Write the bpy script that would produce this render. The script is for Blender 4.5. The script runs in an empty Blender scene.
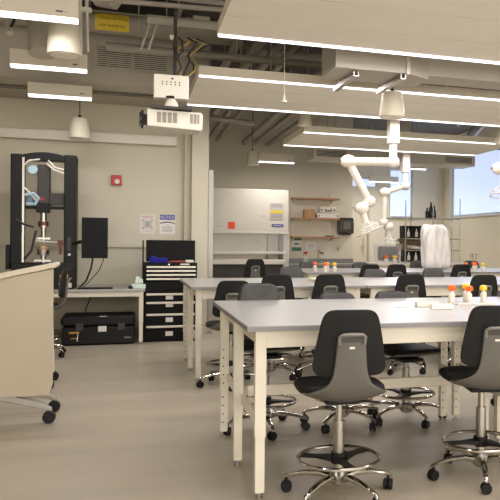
import bpy, bmesh, math, random
from mathutils import Vector, Matrix
random.seed(7)
C = bpy.context.scene.collection
PI = math.pi
V = Vector

# ------------------------------------------------------------------ materials
def lin(c):
    return tuple(((v/255)/12.92 if v/255 <= .04045 else ((v/255+.055)/1.055)**2.4) for v in c)
MATS = {}
def mat(name, rgb, rough=.5, metal=0., var=.0, scale=6., bump=0., emit=None, alpha=1., stretch=(1, 1, 1), spec=.5, trans=0.):
    if name in MATS: return MATS[name]
    m = bpy.data.materials.new(name); m.use_nodes = True
    nt = m.node_tree; b = nt.nodes['Principled BSDF']
    col = lin(rgb)+(1,)
    b.inputs['Base Color'].default_value = col
    b.inputs['Roughness'].default_value = rough
    b.inputs['Metallic'].default_value = metal
    b.inputs['Specular IOR Level'].default_value = spec
    b.inputs['Alpha'].default_value = alpha
    b.inputs['Transmission Weight'].default_value = trans
    if var > 0 or bump > 0:
        tc = nt.nodes.new('ShaderNodeTexCoord'); mp = nt.nodes.new('ShaderNodeMapping')
        nz = nt.nodes.new('ShaderNodeTexNoise')
        mp.inputs['Scale'].default_value = stretch
        nz.inputs['Scale'].default_value = scale; nz.inputs['Detail'].default_value = 5
        nt.links.new(tc.outputs['Object'], mp.inputs['Vector']); nt.links.new(mp.outputs[0], nz.inputs['Vector'])
        if var > 0:
            rp = nt.nodes.new('ShaderNodeValToRGB')
            rp.color_ramp.elements[0].position = .3; rp.color_ramp.elements[1].position = .7
            rp.color_ramp.elements[0].color = tuple(v*(1-var) for v in col[:3])+(1,)
            rp.color_ramp.elements[1].color = tuple(min(1, v*(1+var)) for v in col[:3])+(1,)
            nt.links.new(nz.outputs['Fac'], rp.inputs['Fac']); nt.links.new(rp.outputs['Color'], b.inputs['Base Color'])
        if bump > 0:
            bp = nt.nodes.new('ShaderNodeBump'); bp.inputs['Strength'].default_value = bump; bp.inputs['Distance'].default_value = .01
            nt.links.new(nz.outputs['Fac'], bp.inputs['Height']); nt.links.new(bp.outputs['Normal'], b.inputs['Normal'])
    if emit:
        b.inputs['Emission Color'].default_value = lin(emit[0])+(1,); b.inputs['Emission Strength'].default_value = emit[1]
    MATS[name] = m
    return m

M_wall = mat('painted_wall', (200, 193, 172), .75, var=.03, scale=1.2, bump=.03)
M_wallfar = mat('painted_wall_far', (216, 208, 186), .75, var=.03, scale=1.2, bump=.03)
M_floor = mat('vinyl_floor', (172, 161, 141), .34, var=.07, scale=2.2, stretch=(.45, 2.2, 1), bump=.02, spec=.4)
M_deck = mat('dark_deck', (86, 80, 70), .85, var=.15, scale=3.)
M_panel = mat('acoustic_panel', (246, 239, 224), .8, var=.02, scale=3.)
M_panelside = mat('panel_side', (224, 214, 194), .7, var=.02, scale=3.)
M_strip = mat('light_strip', (255, 255, 255), .5, emit=((250, 248, 255), 2.0))
M_top = mat('grey_laminate', (162, 159, 153), .28, var=.03, scale=9.)
M_topedge = mat('laminate_edge', (128, 126, 124), .45, var=.03, scale=9.)
M_cream = mat('cream_steel', (222, 214, 195), .45, var=.015, scale=3.)
M_creamdk = mat('cream_steel_hole', (110, 102, 86), .7, var=.02)
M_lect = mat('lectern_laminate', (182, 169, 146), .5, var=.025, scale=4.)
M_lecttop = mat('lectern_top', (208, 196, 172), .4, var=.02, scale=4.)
M_shell = mat('grey_plastic', (94, 91, 83), .42, var=.03, scale=20.)
M_grip = mat('grey_grip', (126, 122, 114), .35, var=.02)
M_pad = mat('black_pad', (24, 23, 21), .65, var=.08, scale=60., bump=.05, spec=.25)
M_uph = mat('upholstery_lit', (54, 52, 49), .55, var=.06, scale=80., bump=.05)  # fabric fronts lighter than the backs; ceiling light is put into the colour
M_blackp = mat('black_plastic', (17, 16, 15), .5, var=.05, scale=20., spec=.3)
M_chrome = mat('chrome', (205, 200, 192), .14, 1., var=.02)
M_steel = mat('brushed_steel', (178, 174, 165), .32, 1., var=.03)
M_alu = mat('grey_painted_metal', (206, 200, 184), .5, var=.04)
M_white = mat('white_plastic', (226, 219, 204), .4, var=.015)
M_arm = mat('arm_white', (228, 220, 204), .35, var=.015)
M_toolblack = mat('tool_chest_black', (13, 13, 12), .5, var=.05, scale=10., spec=.15)
M_handle = mat('drawer_pull', (214, 206, 190), .35, .2, var=.02)
M_label = mat('paper_white', (226, 220, 212), .8, var=.02)
M_paper2 = mat('paper_grey', (214, 205, 196), .8, var=.02)
M_ink = mat('ink_dark', (70, 68, 72), .8, var=.02)
M_inkpale = mat('ink_pale', (150, 142, 140), .8, var=.02)
M_pink = mat('ink_pink', (190, 150, 140), .8, var=.02)
M_blue = mat('sign_blue', (48, 66, 150), .6, var=.03)
M_navy = mat('tray_blue', (50, 46, 160), .45, var=.05)
M_red = mat('red_plastic', (178, 34, 28), .4, var=.05)
M_redmat = mat('red_tool', (150, 60, 42), .5, var=.05)
M_orange = mat('orange_cap', (246, 104, 22), .45, var=.05)
M_osign = mat('orange_sign', (240, 84, 30), .6, var=.03)
M_yellow = mat('yellow_cap', (246, 200, 40), .45, var=.05)
M_ytape = mat('yellow_tape', (226, 196, 60), .6, var=.05)
M_green = mat('sign_green', (72, 128, 92), .7, var=.05)
M_wood = mat('shelf_wood', (178, 128, 92), .5, var=.15, scale=4., stretch=(1, 12, 12))
M_card = mat('cardboard', (176, 136, 92), .8, var=.06)
M_brown = mat('brown_wood', (120, 92, 66), .6, var=.12, scale=5.)
M_duct = mat('painted_duct', (184, 176, 161), .6, var=.03, scale=2.)
M_pipe = mat('painted_pipe', (158, 151, 137), .55, var=.06, scale=3.)
M_strut = mat('strut_metal', (186, 178, 160), .45, .3, var=.05)
M_cable = mat('dark_cable', (42, 40, 38), .6, var=.1)
M_ycable = mat('yellow_cable', (190, 160, 60), .6, var=.1)
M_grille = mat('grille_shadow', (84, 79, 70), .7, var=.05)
M_blind = mat('window_shade', (196, 214, 246), .8, emit=((192, 206, 250), .85), var=.0)  # glow stands in for daylight coming through the fabric
M_frame = mat('window_frame', (206, 206, 204), .5, var=.02)
M_screen = mat('screen_glass', (14, 13, 12), .45, var=.05, scale=3., spec=.15)
M_mint = mat('mint_foam', (208, 222, 210), .6, var=.05)
M_hoodw = mat('cabinet_white', (206, 200, 186), .4, var=.015)
M_hoodin = mat('cabinet_inside_lit', (232, 224, 198), .5, var=.03)  # inner lamp's light put into a paler inside colour
M_dark = mat('dark_grey', (58, 54, 50), .55, var=.05)
M_glass = mat('clear_glass', (235, 240, 238), .05, alpha=.12, spec=.6)
M_clear = mat('clear_plastic', (236, 234, 228), .2, alpha=.24, spec=.6)
M_bag = mat('plastic_bag', (222, 217, 210), .2, alpha=.93, var=.16, scale=5., bump=1., stretch=(2.2, 2.2, .7))
M_brass = mat('brass_tag', (186, 142, 62), .4, .4, var=.08)
M_pale = mat('pale_blue_plastic', (168, 196, 208), .3, var=.05)

# ------------------------------------------------------------------ mesh helpers
class MB:
    def __init__(s): s.bm = bmesh.new()
    def box(s, a, b, mtx=None):
        x0, y0, z0 = a; x1, y1, z1 = b
        vs = [s.bm.verts.new(v) for v in ((x0,y0,z0),(x1,y0,z0),(x1,y1,z0),(x0,y1,z0),(x0,y0,z1),(x1,y0,z1),(x1,y1,z1),(x0,y1,z1))]
        if mtx:
            for v in vs: v.co = mtx @ v.co
        for f in ((3,2,1,0),(4,5,6,7),(0,1,5,4),(1,2,6,5),(2,3,7,6),(3,0,4,7)): s.bm.faces.new([vs[i] for i in f])
        return s
    def cyl(s, p0, p1, r0, r1=None, n=16, cap=True):
        r1 = r0 if r1 is None else r1
        p0 = V(p0); p1 = V(p1); d = (p1-p0).normalized()
        u = d.orthogonal().normalized(); w = d.cross(u)
        A = [s.bm.verts.new(p0+(u*math.cos(2*PI*i/n)+w*math.sin(2*PI*i/n))*r0) for i in range(n)]
        B = [s.bm.verts.new(p1+(u*math.cos(2*PI*i/n)+w*math.sin(2*PI*i/n))*r1) for i in range(n)]
        for i in range(n): s.bm.faces.new((A[i], A[(i+1)%n], B[(i+1)%n], B[i]))
        if cap: s.bm.faces.new(A[::-1]); s.bm.faces.new(B)
        return s
    def tube(s, pts, r, n=10, closed=False):
        pts = [V(p) for p in pts]; m = len(pts); rings = []
        prev = None
        for i, p in enumerate(pts):
            if closed: d = pts[(i+1)%m]-pts[i-1]
            else: d = pts[min(i+1, m-1)]-pts[max(i-1, 0)]
            d.normalize()
            if prev is None: u = d.orthogonal().normalized()
            else: u = (prev-d*prev.dot(d)).normalized()
            prev = u; w = d.cross(u); rr = r[i] if isinstance(r, (list, tuple)) else r
            rings.append([s.bm.verts.new(p+(u*math.cos(2*PI*k/n)+w*math.sin(2*PI*k/n))*rr) for k in range(n)])
        for i in range(m if closed else m-1):
            a = rings[i]; b = rings[(i+1)%m]; off = 0
            if closed and i == m-1:
                off = min(range(n), key=lambda o: (a[0].co-b[o].co).length)
            for k in range(n): s.bm.faces.new((a[k], a[(k+1)%n], b[(k+1+off)%n], b[(k+off)%n]))
        if not closed: s.bm.faces.new(rings[0][::-1]); s.bm.faces.new(rings[-1])
        return s
    def lathe(s, prof, c=(0,0,0), n=24, mtx=None, cap=True):
        rings = []
        for r, z in prof:
            rings.append([s.bm.verts.new((c[0]+r*math.cos(2*PI*k/n), c[1]+r*math.sin(2*PI*k/n), c[2]+z)) for k in range(n)])
        if mtx:
            for R in rings:
                for v in R: v.co = mtx @ v.co
        for a, b in zip(rings, rings[1:]):
            for k in range(n): s.bm.faces.new((a[k], a[(k+1)%n], b[(k+1)%n], b[k]))
        if cap: s.bm.faces.new(rings[0][::-1]); s.bm.faces.new(rings[-1])
        return s
    def ball(s, c, r, n=14, sc=(1,1,1)):
        prof = [(max(1e-4, r*math.sin(PI*i/10)), -r*math.cos(PI*i/10)) for i in range(11)]
        m = Matrix.Translation(c) @ Matrix.Diagonal((*sc, 1))
        return s.lathe(prof, (0,0,0), n, m)
    def prism(s, poly, fn0, fn1):
        A = [s.bm.verts.new(fn0(*p)) for p in poly]; B = [s.bm.verts.new(fn1(*p)) for p in poly]; n = len(poly)
        for i in range(n): s.bm.faces.new((A[i], A[(i+1)%n], B[(i+1)%n], B[i]))
        s.bm.faces.new(A[::-1]); s.bm.faces.new(B)
        return s
    def loft(s, rings, closed=True, cap=True):
        R = [[s.bm.verts.new(p) for p in r] for r in rings]; n = len(R[0])
        for a, b in zip(R, R[1:]):
            for k in range(n if closed else n-1): s.bm.faces.new((a[k], a[(k+1)%n], b[(k+1)%n], b[k]))
        if cap and closed: s.bm.faces.new(R[0][::-1]); s.bm.faces.new(R[-1])
        return s
    def build(s, name, m, parent=None, bevel=0, sub=0, solid=0, ang=35, loc=None):
        bmesh.ops.recalc_face_normals(s.bm, faces=s.bm.faces)
        me = bpy.data.meshes.new(name); s.bm.to_mesh(me); s.bm.free()
        ms = m if isinstance(m, (list, tuple)) else [m]
        for q in ms: me.materials.append(q)
        for p in me.polygons: p.use_smooth = True
        me.set_sharp_from_angle(angle=math.radians(ang if not sub else 180))
        o = bpy.data.objects.new(name, me); C.objects.link(o)
        if parent: o.parent = parent
        if loc: o.location = loc
        if solid:
            q = o.modifiers.new('solid', 'SOLIDIFY'); q.thickness = solid; q.offset = 0
        if bevel:
            q = o.modifiers.new('bevel', 'BEVEL'); q.width = bevel; q.segments = 2; q.limit_method = 'ANGLE'; q.angle_limit = math.radians(40)
        if sub:
            q = o.modifiers.new('sub', 'SUBSURF'); q.levels = sub; q.render_levels = sub
        return o

def tag(o, label=None, cat=None, group=None, kind=None):
    if label: o['label'] = label
    if cat: o['category'] = cat
    if group: o['group'] = group
    if kind: o['kind'] = kind
    return o
def thing(name, label, cat, loc=(0,0,0), rz=0., group=None):
    o = bpy.data.objects.new(name, None); C.objects.link(o); o.empty_display_size = .1
    o.location = loc; o.rotation_euler = (0, 0, rz)
    return tag(o, label, cat, group)
KIDS = {}
def copy_tree(o, parent=None):
    c = o.copy(); C.objects.link(c)
    if parent: c.parent = parent
    for ch in [x for x in bpy.data.objects if x.parent == o]: copy_tree(ch, c)
    return c
def struct(name, mb, m, **k):
    return tag(mb.build(name, m, **k), kind='structure')
def boxobj(name, a, b, m, parent=None, bevel=0):
    return MB().box(a, b).build(name, m, parent, bevel)
def text_mb(body, x0, y, z0, width, height, depth=.0008):
    """flat lettering facing -Y, its lower left corner at x0, z0, filling width x height"""
    cu = bpy.data.curves.new('lettering', 'FONT'); cu.body = body; cu.extrude = 0
    ob = bpy.data.objects.new('lettering', cu); C.objects.link(ob)
    dg = bpy.context.evaluated_depsgraph_get()
    me = bpy.data.meshes.new_from_object(ob.evaluated_get(dg))
    C.objects.unlink(ob); bpy.data.objects.remove(ob); bpy.data.curves.remove(cu)
    xs = [v.co.x for v in me.vertices]; ys = [v.co.y for v in me.vertices]
    sx = width/(max(xs)-min(xs)); sy = height/(max(ys)-min(ys)); mx = min(xs); my = min(ys)
    for v in me.vertices: v.co = V((x0+(v.co.x-mx)*sx, y, z0+(v.co.y-my)*sy))
    mb = MB(); mb.bm.from_mesh(me); bpy.data.meshes.remove(me)
    return mb

# ------------------------------------------------------------------ the room
YB = 10.92      # wall with the notices
YH = 17.35      # wall behind the cabinet and shelves
YF = 20.6       # farthest wall, with window and door
XR = 9.165      # right wall
ZC = 4.6  # most positions in this script scaled about the camera, stretched in depth; heights kept
struct('floor', MB().box((-3.9, -4.266, -.1), (XR+.2, YF+.2, 0)), M_floor)
struct('ceiling', MB().box((-4.095, -4.55, ZC), (XR+.2, YF+.2, ZC+.1)), M_deck)
struct('wall_left', MB().box((-4.095, -4.266, 0), (-3.9, YB+.2, ZC)), M_wall)
struct('wall_rear', MB().box((-4.095, -4.55, 0), (XR+.2, -4.266, .6)).box((-4.095, -4.55, 3.6), (XR+.2, -4.266, ZC)), M_wall)
for k, x in enumerate((-4.1, 0.35, 4.8)):  # unseen rear windows, added to let world light fill the room
    fill_window = MB().box((x, -3.14, .6), (x+.07, -3.06, 3.6)).box((x+4.3, -3.14, .6), (x+4.37, -3.06, 3.6)).box((x+.07, -3.14, .6), (x+4.3, -3.06, .67)).box((x+.07, -3.14, 3.53), (x+4.3, -3.06, 3.6)).box((x+2.1, -3.14, .67), (x+2.17, -3.06, 3.53))
    struct('window_%d' % (k+4), fill_window, M_frame)
struct('wall_back', MB().box((-3.9, YB, 0), (0.804, YB+.2, ZC)), M_wall)
struct('wall_inner', MB().box((0.804, YB+.2, 0), (1.014, YH, ZC)), M_wall)
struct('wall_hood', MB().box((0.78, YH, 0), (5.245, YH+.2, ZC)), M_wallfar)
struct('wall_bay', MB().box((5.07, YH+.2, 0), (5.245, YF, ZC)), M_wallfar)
col = MB().box((0.804, 10.679, 0), (1.045, YB+.2, ZC))
struct('column', col, M_wall, bevel=.006)
struct('trim_1', MB().box((0.712, 10.821, 0), (0.804, YB, ZC)), M_wall)              # narrow step beside the column
struct('trim_2', MB().box((1.045, 10.665, .0), (1.111, 10.807, 2.38)), mat('guard_steel', (158, 153, 142), .35, .3, var=.04))       # bright corner guard
# far wall with window 1
wx0, wx1, wz0, wz1 = 7.41, 8.17, 2.14, 3.62
m = MB()
m.box((5.2, YF, 0), (wx0, YF+.2, ZC)); m.box((wx1, YF, 0), (XR, YF+.2, ZC)); m.box((wx0, YF, 0), (wx1, YF+.2, wz0)); m.box((wx0, YF, wz1), (wx1, YF+.2, ZC))
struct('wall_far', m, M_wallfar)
# right wall with window 2
ry0, ry1, rz0, rz1 = 14.5, 20.05, 2.16, 4.1
m = MB()
m.box((XR, -3, 0), (XR+.2, ry0, ZC)); m.box((XR, ry1, 0), (XR+.2, YF+.2, ZC)); m.box((XR, ry0, 0), (XR+.2, ry1, rz0)); m.box((XR, ry0, rz1), (XR+.2, ry1, ZC))
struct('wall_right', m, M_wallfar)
def frame_x(mb, x0, x1, z0, z1, y0, y1, t):
    mb.box((x0, y0, z0), (x0+t, y1, z1)).box((x1-t, y0, z0), (x1, y1, z1)).box((x0+t, y0, z0), (x1-t, y1, z0+t)).box((x0+t, y0, z1-t), (x1-t, y1, z1))
    return mb
w1 = struct('window_1', frame_x(MB(), wx0, wx1, wz0, wz1, YF+.08, YF+.14, .05), M_frame)
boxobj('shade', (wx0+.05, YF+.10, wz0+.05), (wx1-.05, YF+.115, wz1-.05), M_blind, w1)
boxobj('window_sill', (wx0-.08, YF-.10, wz0-.04), (wx1+.08, YF+.06, wz0), M_frame, w1)
w2 = MB()
t = .06
w2.box((XR+.08, ry0, rz0), (XR+.14, ry0+t, rz1)).box((XR+.08, ry1-t, rz0), (XR+.14, ry1, rz1)).box((XR+.08, ry0+t, rz0), (XR+.14, ry1-t, rz0+t)).box((XR+.08, ry0+t, rz1-t), (XR+.14, ry1-t, rz1))
w2 = struct('window_2', w2, M_frame)
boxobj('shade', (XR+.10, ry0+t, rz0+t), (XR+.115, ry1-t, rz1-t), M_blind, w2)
boxobj('window_sill', (XR-.10, ry0-.08, rz0-.04), (XR+.06, ry1+.08, rz0), M_frame, w2)
# transom and door in the far bay
tr = struct('window_3', frame_x(MB(), 5.75, 6.96, 3.02, 3.3, YF-.03, YF, .03), M_frame)
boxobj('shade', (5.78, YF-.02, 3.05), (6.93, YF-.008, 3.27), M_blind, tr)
dr = struct('door_1', MB().box((5.80, YF-.05, 0), (6.68, YF, 2.35)), mat('door_cream', (206, 197, 172), .5, var=.02))
frame_x(MB(), 5.73, 6.75, -.05, 2.43, YF-.07, YF, .06).build('door_frame', mat('door_trim', (176, 168, 148), .5, var=.02), dr)
MB().box((6.53, YF-.06, 1.0), (6.59, YF-.05, 1.5)).cyl((6.56, YF-.06, 1.25), (6.56, YF-.12, 1.25), .012).tube([(6.56, YF-.12, 1.25), (6.45, YF-.12, 1.25)], .012).build('door_handle', M_strut, dr)
struct('baseboard_back', MB().box((-3.9, YB-.012, 0), (0.682, YB, .1)), mat('rubber_base', (150, 140, 120), .6, var=.03))

# soffit duct above the notices, with return grilles
dk = thing('air_duct', 'big beige boxed duct with louvred return grilles along the left back wall', 'duct', (-1.462, 10.027, 3.28))
MB().box((-2.4, -.5, 0), (2.21, .89, .85)).build('duct_body', M_duct, dk, bevel=.01)
for gx in (.96,):
    g = frame_x(MB(), gx+.02, gx+.95, .15, .52, -.525, -.5, .05).box((gx+.47, -.525, .20), (gx+.50, -.5, .47)).build('grille', M_duct, dk)
    lv = MB()
    for i in range(11): lv.box((gx+.08, -.515, .205+i*.025), (gx+.90, -.503, .217+i*.025))
    lv.build('louvre', M_alu, g)
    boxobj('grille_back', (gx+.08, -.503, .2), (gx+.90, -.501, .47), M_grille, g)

# long white screen housing on the wall
sc = thing('projection_screen', 'long white roll up screen housing mounted high on the left wall', 'screen', (-1.56, 10.838, 2.72))
MB().box((-1.9, -.06, 0), (2.14, .08, .135)).build('housing', mat('screen_case', (220, 214, 198), .45, var=.015), sc, bevel=.012)
boxobj('end_cap', (2.14, -.062, -.002), (2.155, .08, .137), M_white, sc)
tag(boxobj('wall_raceway', (-3.315, YB-.035, 1.245), (0.185, YB, 1.30), M_wall, bevel=.004), 'slim beige cable raceway running along the wall behind the portrait monitor', 'cable raceway')

# fire alarm
fa = thing('fire_alarm', 'red fire alarm strobe box on the left wall', 'fire alarm', (-0.224, YB, 2.2))
MB().box((-.068, -.06, -.07), (.068, .003, .07)).build('alarm_box', M_red, fa, bevel=.01)
MB().lathe([(.034, 0), (.034, .012), (.02, .022)], mtx=Matrix.Translation((0.01, -.06, -.02)) @ Matrix.Rotation(PI/2, 4, 'X')).build('strobe_lens', M_label, fa)

# notices on the wall
n1 = thing('wall_notice', 'pale paper with a small diagram and pinkish heading taped left of the blue NOTICE sheet', 'notice', (0.204, YB, 1.587))
boxobj('sheet', (-.108, -.004, -.143), (.108, 0, .143), M_paper2, n1)
d = MB()
for i in range(2): d.box((-.085+.02*i, -.006, .105-i*.022), (.085-.02*i, -.004, .113-i*.022))
d.build('heading', M_pink, n1)
d = MB(); d.box((-.06, -.006, -.062), (.06, -.005, .05)); d.build('diagram_field', mat('diagram_grey', (190, 184, 178), .8, var=.02), n1)
d = MB()
for a, b in ((-.07, .045), (.055, .045), (-.07, -.07), (.055, -.07)): d.box((a, -.007, b), (a+.016, -.006, b+.016))
d.box((-.006, -.007, -.02), (.008, -.006, .01)); d.box((-.05, -.007, -.03), (.05, -.0061, -.026)); d.box((-.03, -.007, .02), (.03, -.0061, .024))
d.build('diagram', M_ink, n1)
d = MB(); d.box((-.07, -.006, -.105), (.07, -.004, -.1)); d.build('footer_text', M_pink, n1)
n2 = thing('wall_notice', 'white sheet headed NOTICE in a blue band, taped above the tool chest', 'notice', (0.48, YB, 1.59))
boxobj('sheet', (-.108, -.004, -.143), (.108, 0, .143), M_label, n2)
hb = boxobj('blue_band', (-.104, -.006, .062), (.104, -.004, .138), M_blue, n2)
text_mb('NOTICE', -.092, -.0075, .077, .184, .046).build('lettering', M_label, n2)
d = MB()
for i in range(9):
    a = -1 + i/4.; d.box((a*.09-.012, -.0062, .028-.016*a*a-.008), (a*.09+.012, -.004, .028-.016*a*a+.008))
d.build('headline', M_ink, n2)
d = MB()
for i in range(5): d.box((-.08+.012*(i % 2), -.006, -.04-i*.019), (.08-.014*((i+1) % 2), -.004, -.033-i*.019))
d.box((-.03, -.006, -.012), (.03, -.004, -.008))
d.build('fine_print', M_inkpale, n2)

# ------------------------------------------------------------------ ceiling panels and lights
def lamp(nm, loc, sx, sy, watts, rgb, rot=(0, 0, 0)):
    l = bpy.data.lights.new(nm, 'AREA'); l.shape = 'RECTANGLE'; l.size = sx; l.size_y = sy; l.energy = watts; l.color = lin(rgb)
    o = bpy.data.objects.new(nm, l); o.location = loc; o.rotation_euler = rot; C.objects.link(o)
def cloud(label, x0, x1, y0, y1, z=3.05, th=.11):
    c = thing('ceiling_panel', label, 'ceiling panel', ((x0+x1)/2, (y0+y1)/2, z), group='suspended lighting panels over the benches')
    hx = (x1-x0)/2; hy = (y1-y0)/2; w = .05
    MB().box((-hx, -hy+w, .012), (hx, hy-w, th)).build('panel', M_panel, c)
    m = MB().box((-hx, -hy, .014), (hx, -hy+w, th)).box((-hx, hy-w, .014), (hx, hy, th)); m.build('side_rail', M_panelside, c)
    for s in (-1, 1):
        a, b = (-hy, -hy+w) if s < 0 else (hy-w, hy)
        boxobj('light_strip', (-hx+.01, a, 0), (hx-.01, b, .014), M_strip, c)
        lamp('strip_lamp', ((x0+x1)/2, (y0+y1)/2+(a+b)/2, z-.004), 2*hx-.04, w, 9.6*2*hx, (252, 248, 250))
    seams = MB()
    n = max(2, int(round((x1-x0)/2.4)))
    for i in range(1, n): seams.box((-hx+i*2*hx/n-.002, -hy+w, .0112), (-hx+i*2*hx/n+.002, hy-w, .0125))
    for q in (-.29, .29): seams.box((-hx, q-.003, .0105), (hx, q+.003, .0125))
    seams.build('panel_seam', mat('seam_shadow', (206, 196, 175), .8, var=.02), c)
    rods = MB()
    for sx in (-.7, 0, .7):
        for sy in (-.8, .8): rods.cyl((sx*hx, sy*hy, th), (sx*hx, sy*hy, ZC-z), .004, n=6)
    rods.build('hanger_wire', M_strut, c)
    return c
c1 = cloud('nearest suspended beige ceiling panel with bright light strip along its far edge', 0.655, 6.045, 4.408, 6.129)
cloud('second suspended ceiling panel, hanging right of the projector, lit along both long edges', 0.634, 5.85, 7.636, 9.35)
cloud('third suspended ceiling panel, beyond the white extraction arm post', 2.515, 6.26, 10.964, 12.599)
cloud('suspended ceiling panel over the camera position', 0.655, 6.045, 1.18, 2.901)
MB().lathe([(.045, 0), (.045, .006)], (-.05, -.05, .004), 20).build('sensor_disc', M_panel, c1)

def linear(label, x0, x1, y, z=3.05, h=.17, d=.10, right_wires=True):
    c = thing('linear_light', label, 'light', ((x0+x1)/2, y, z))
    hx = (x1-x0)/2
    boxobj('housing', (-hx, -d/2, .02), (hx, d/2, h), M_panelside, c, .003)
    boxobj('diffuser', (-hx+.006, -d/2+.001, -.004), (hx-.006, d/2-.012, .02), M_strip, c)
    lamp('strip_lamp', ((x0+x1)/2, y, z-.010), 2*hx-.03, d, 16*2*hx, (252, 248, 250))
    for s in (-.85, .2, .92):
        MB().cyl((s*hx, 0, h), (s*hx, 0, ZC-z), .004, n=6).build('hanger_wire', M_strut, c)
    d_ = MB().box((hx*.62, -d/2-.001, .055), (hx*.74, -d/2, .067)).box((hx*.78, -d/2-.001, .058), (hx*.8, -d/2, .064)); d_.build('maker_plate', M_ink, c)
    return c
linear('nearest linear hanging light, cut off at top left above the white pendant speaker', -1.268, -0.414, 6.115, h=.20)
linear('middle linear hanging light, just behind the big white pendant speaker', -1.16, -0.45, 7.892, h=.17)
linear('farthest of the left linear hanging lights, hung on wires near the back wall', -1.194, -0.483, 9.428, h=.16)
linear('short linear light hanging behind a speaker near the white safety cabinet wall', 2.594, 3.373, 15.642, z=3.08, h=.2)
linear('short linear light deep in the window bay, above the far door', 6.24, 7.098, 19.055, z=3.05, h=.17)
linear('short linear light below the long white duct near the left bay window', 6.181, 6.747, 16.211, z=3.14, h=.2)
linear('linear light over the camera position at far left', -1.268, -0.414, 2.56, h=.20)

def speaker(label, x, y, zb, h=.28, r=.14, zt=None):
    s = thing('pendant_speaker', label, 'speaker', (x, y, zb))
    MB().lathe([(r*.90, .0), (r*.98, .004), (r, .014), (r*.96, h*.3), (r*.87, h*.65), (r*.76, h*.94), (r*.70, h), (r*.3, h+.006)], n=32).build('cone_body', mat('speaker_cream', (214, 206, 184), .5, var=.015), s)
    MB().lathe([(r*.79, -.003), (r*.79, .0)], n=32).build('grille', M_panel, s)
    MB().cyl((0, 0, h+.01), (0, 0, h+.04), .02).cyl((0, 0, h+.04), (0, 0, ZC-zb), .006, n=6).build('hanging_cord', M_cable, s)
speaker('big white pendant speaker hanging between the left linear lights', -0.556, 6.57, 2.89, .36, .138)
speaker('white pendant speaker hanging below the farthest left linear light', -0.678, 10.309, 2.69, .27, .135)
speaker('white pendant speaker hanging in front of the arm post on the second panel', 2.633, 7.281, 2.69, .27, .14)
speaker('white pendant speaker at the left end of the third panel', 2.438, 10.594, 3.09, .27, .11)
speaker('distant white pendant speaker beside the short light on the cabinet wall', 2.398, 15.286, 2.97, .30, .135)
speaker('white pendant speaker cut off by the right picture edge', 5.441, 9.954, 2.88, .30, .13)
# strut rails beside panels
for nm, x, y, z in (('short steel strut rail hanging above the second panel, left of the front pendant speaker', 2.01, 7.0, 2.93), ('short steel strut rail from which the front pendant speaker hangs', 2.47, 6.95, 2.93)):
    s = thing('strut_rail', nm, 'strut', (x, y, z))
    MB().box((-.025, -.43, 0), (.025, .31, .01)).box((-.025, -.43, .01), (-.018, .31, .045)).box((.018, -.43, .01), (.025, .31, .045)).build('channel', M_steel, s)
    MB().cyl((0, .27, .01), (0, .27, ZC-z), .006, n=6).build('threaded_rod', M_strut, s)
# pull cord sensor
s = thing('pull_cord', 'thin white cord with small bell end hanging below the first panel', 'cord', (1.375, 6.854, 2.69))
MB().cyl((0, 0, .06), (0, 0, ZC-2.69), .003, n=6).build('cord', M_white, s)
MB().lathe([(.028, 0), (.03, .012), (.012, .03), (.012, .05), (.005, .065)], n=16).build('bell_end', M_white, s)

# ------------------------------------------------------------------ open ceiling services
def pipe(name, label, cat, pts, r, m=None, n=12):
    c = V(pts[0]).lerp(V(pts[-1]), .5); o = thing(name, label, cat, c)
    MB().tube([V(q)-c for q in pts], r, n).build('run', m or M_pipe, o)
    zt = max(q[2] for q in pts)
    for f in (.12, .5, .88) if (V(pts[0])-V(pts[-1])).length > 1.2 else (.75,):
        q = V(pts[0]).lerp(V(pts[-1]), f) if len(pts) == 2 else V(pts[-1])
        if q.z < ZC-.12: MB().cyl(q-c, V((q.x-c.x, q.y-c.y, ZC-c.z)), .005, n=6).build('hanger_rod', M_strut, o)
    return o
p = thing('insulated_pipe', 'thick grey insulated pipe with a yellow water label, above the return grille', 'pipe', (-0.292, 9.243, 3.95))
MB().tube([(-2.6, 0, 0), (1.6, 0, 0)], .125, 20).build('pipe_run', M_pipe, p)
lb = MB()
for i in range(5):
    a0 = -.95+i*.35; a1 = a0+.35
    A = [(-.15, .127*math.sin(a0+.3) if 0 else -.1275*math.cos(a0), .1275*math.sin(a0)), (.235, -.1275*math.cos(a0), .1275*math.sin(a0))]
    B = [(-.15, -.1275*math.cos(a1), .1275*math.sin(a1)), (.235, -.1275*math.cos(a1), .1275*math.sin(a1))]
    vs = [lb.bm.verts.new(q) for q in (A[0], A[1], B[1], B[0])]; lb.bm.faces.new(vs)
lb.build('pipe_label', M_ytape, p)
def wrap_text(body, x0, w, a_mid, h):
    mb = text_mb(body, x0, 0, -h/2, w, h)
    for v in mb.bm.verts:
        a = a_mid+v.co.z/.129; v.co = V((v.co.x, -.129*math.cos(a), .129*math.sin(a)))
    return mb
wrap_text('CHILLED WATER SUP', -.10, .32, .22, .026).build('lettering', M_cable, p)
wrap_text('HOT WATER RET', -.10, .30, -.45, .030).build('lettering', M_cable, p)
pipe('conduit', 'pale conduit crossing the open ceiling above the tagged pipe', 'pipe', [(-1.17, 7.11, 3.545), (1.268, 7.11, 3.60)], .025)
pipe('conduit', 'second pale conduit above the projector mount, crossing to the first panel', 'pipe', [(0.117, 7.11, 3.43), (1.56, 7.11, 3.43)], .042)
pipe('conduit', 'grey conduit behind the strut frame above the projector', 'pipe', [(-0.292, 8.39, 3.46), (2.535, 8.39, 3.46)], .045)
pipe('conduit', 'upper grey conduit at the top edge above the projector', 'pipe', [(0.098, 7.394, 3.75), (2.145, 7.394, 3.75)], .03)
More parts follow.
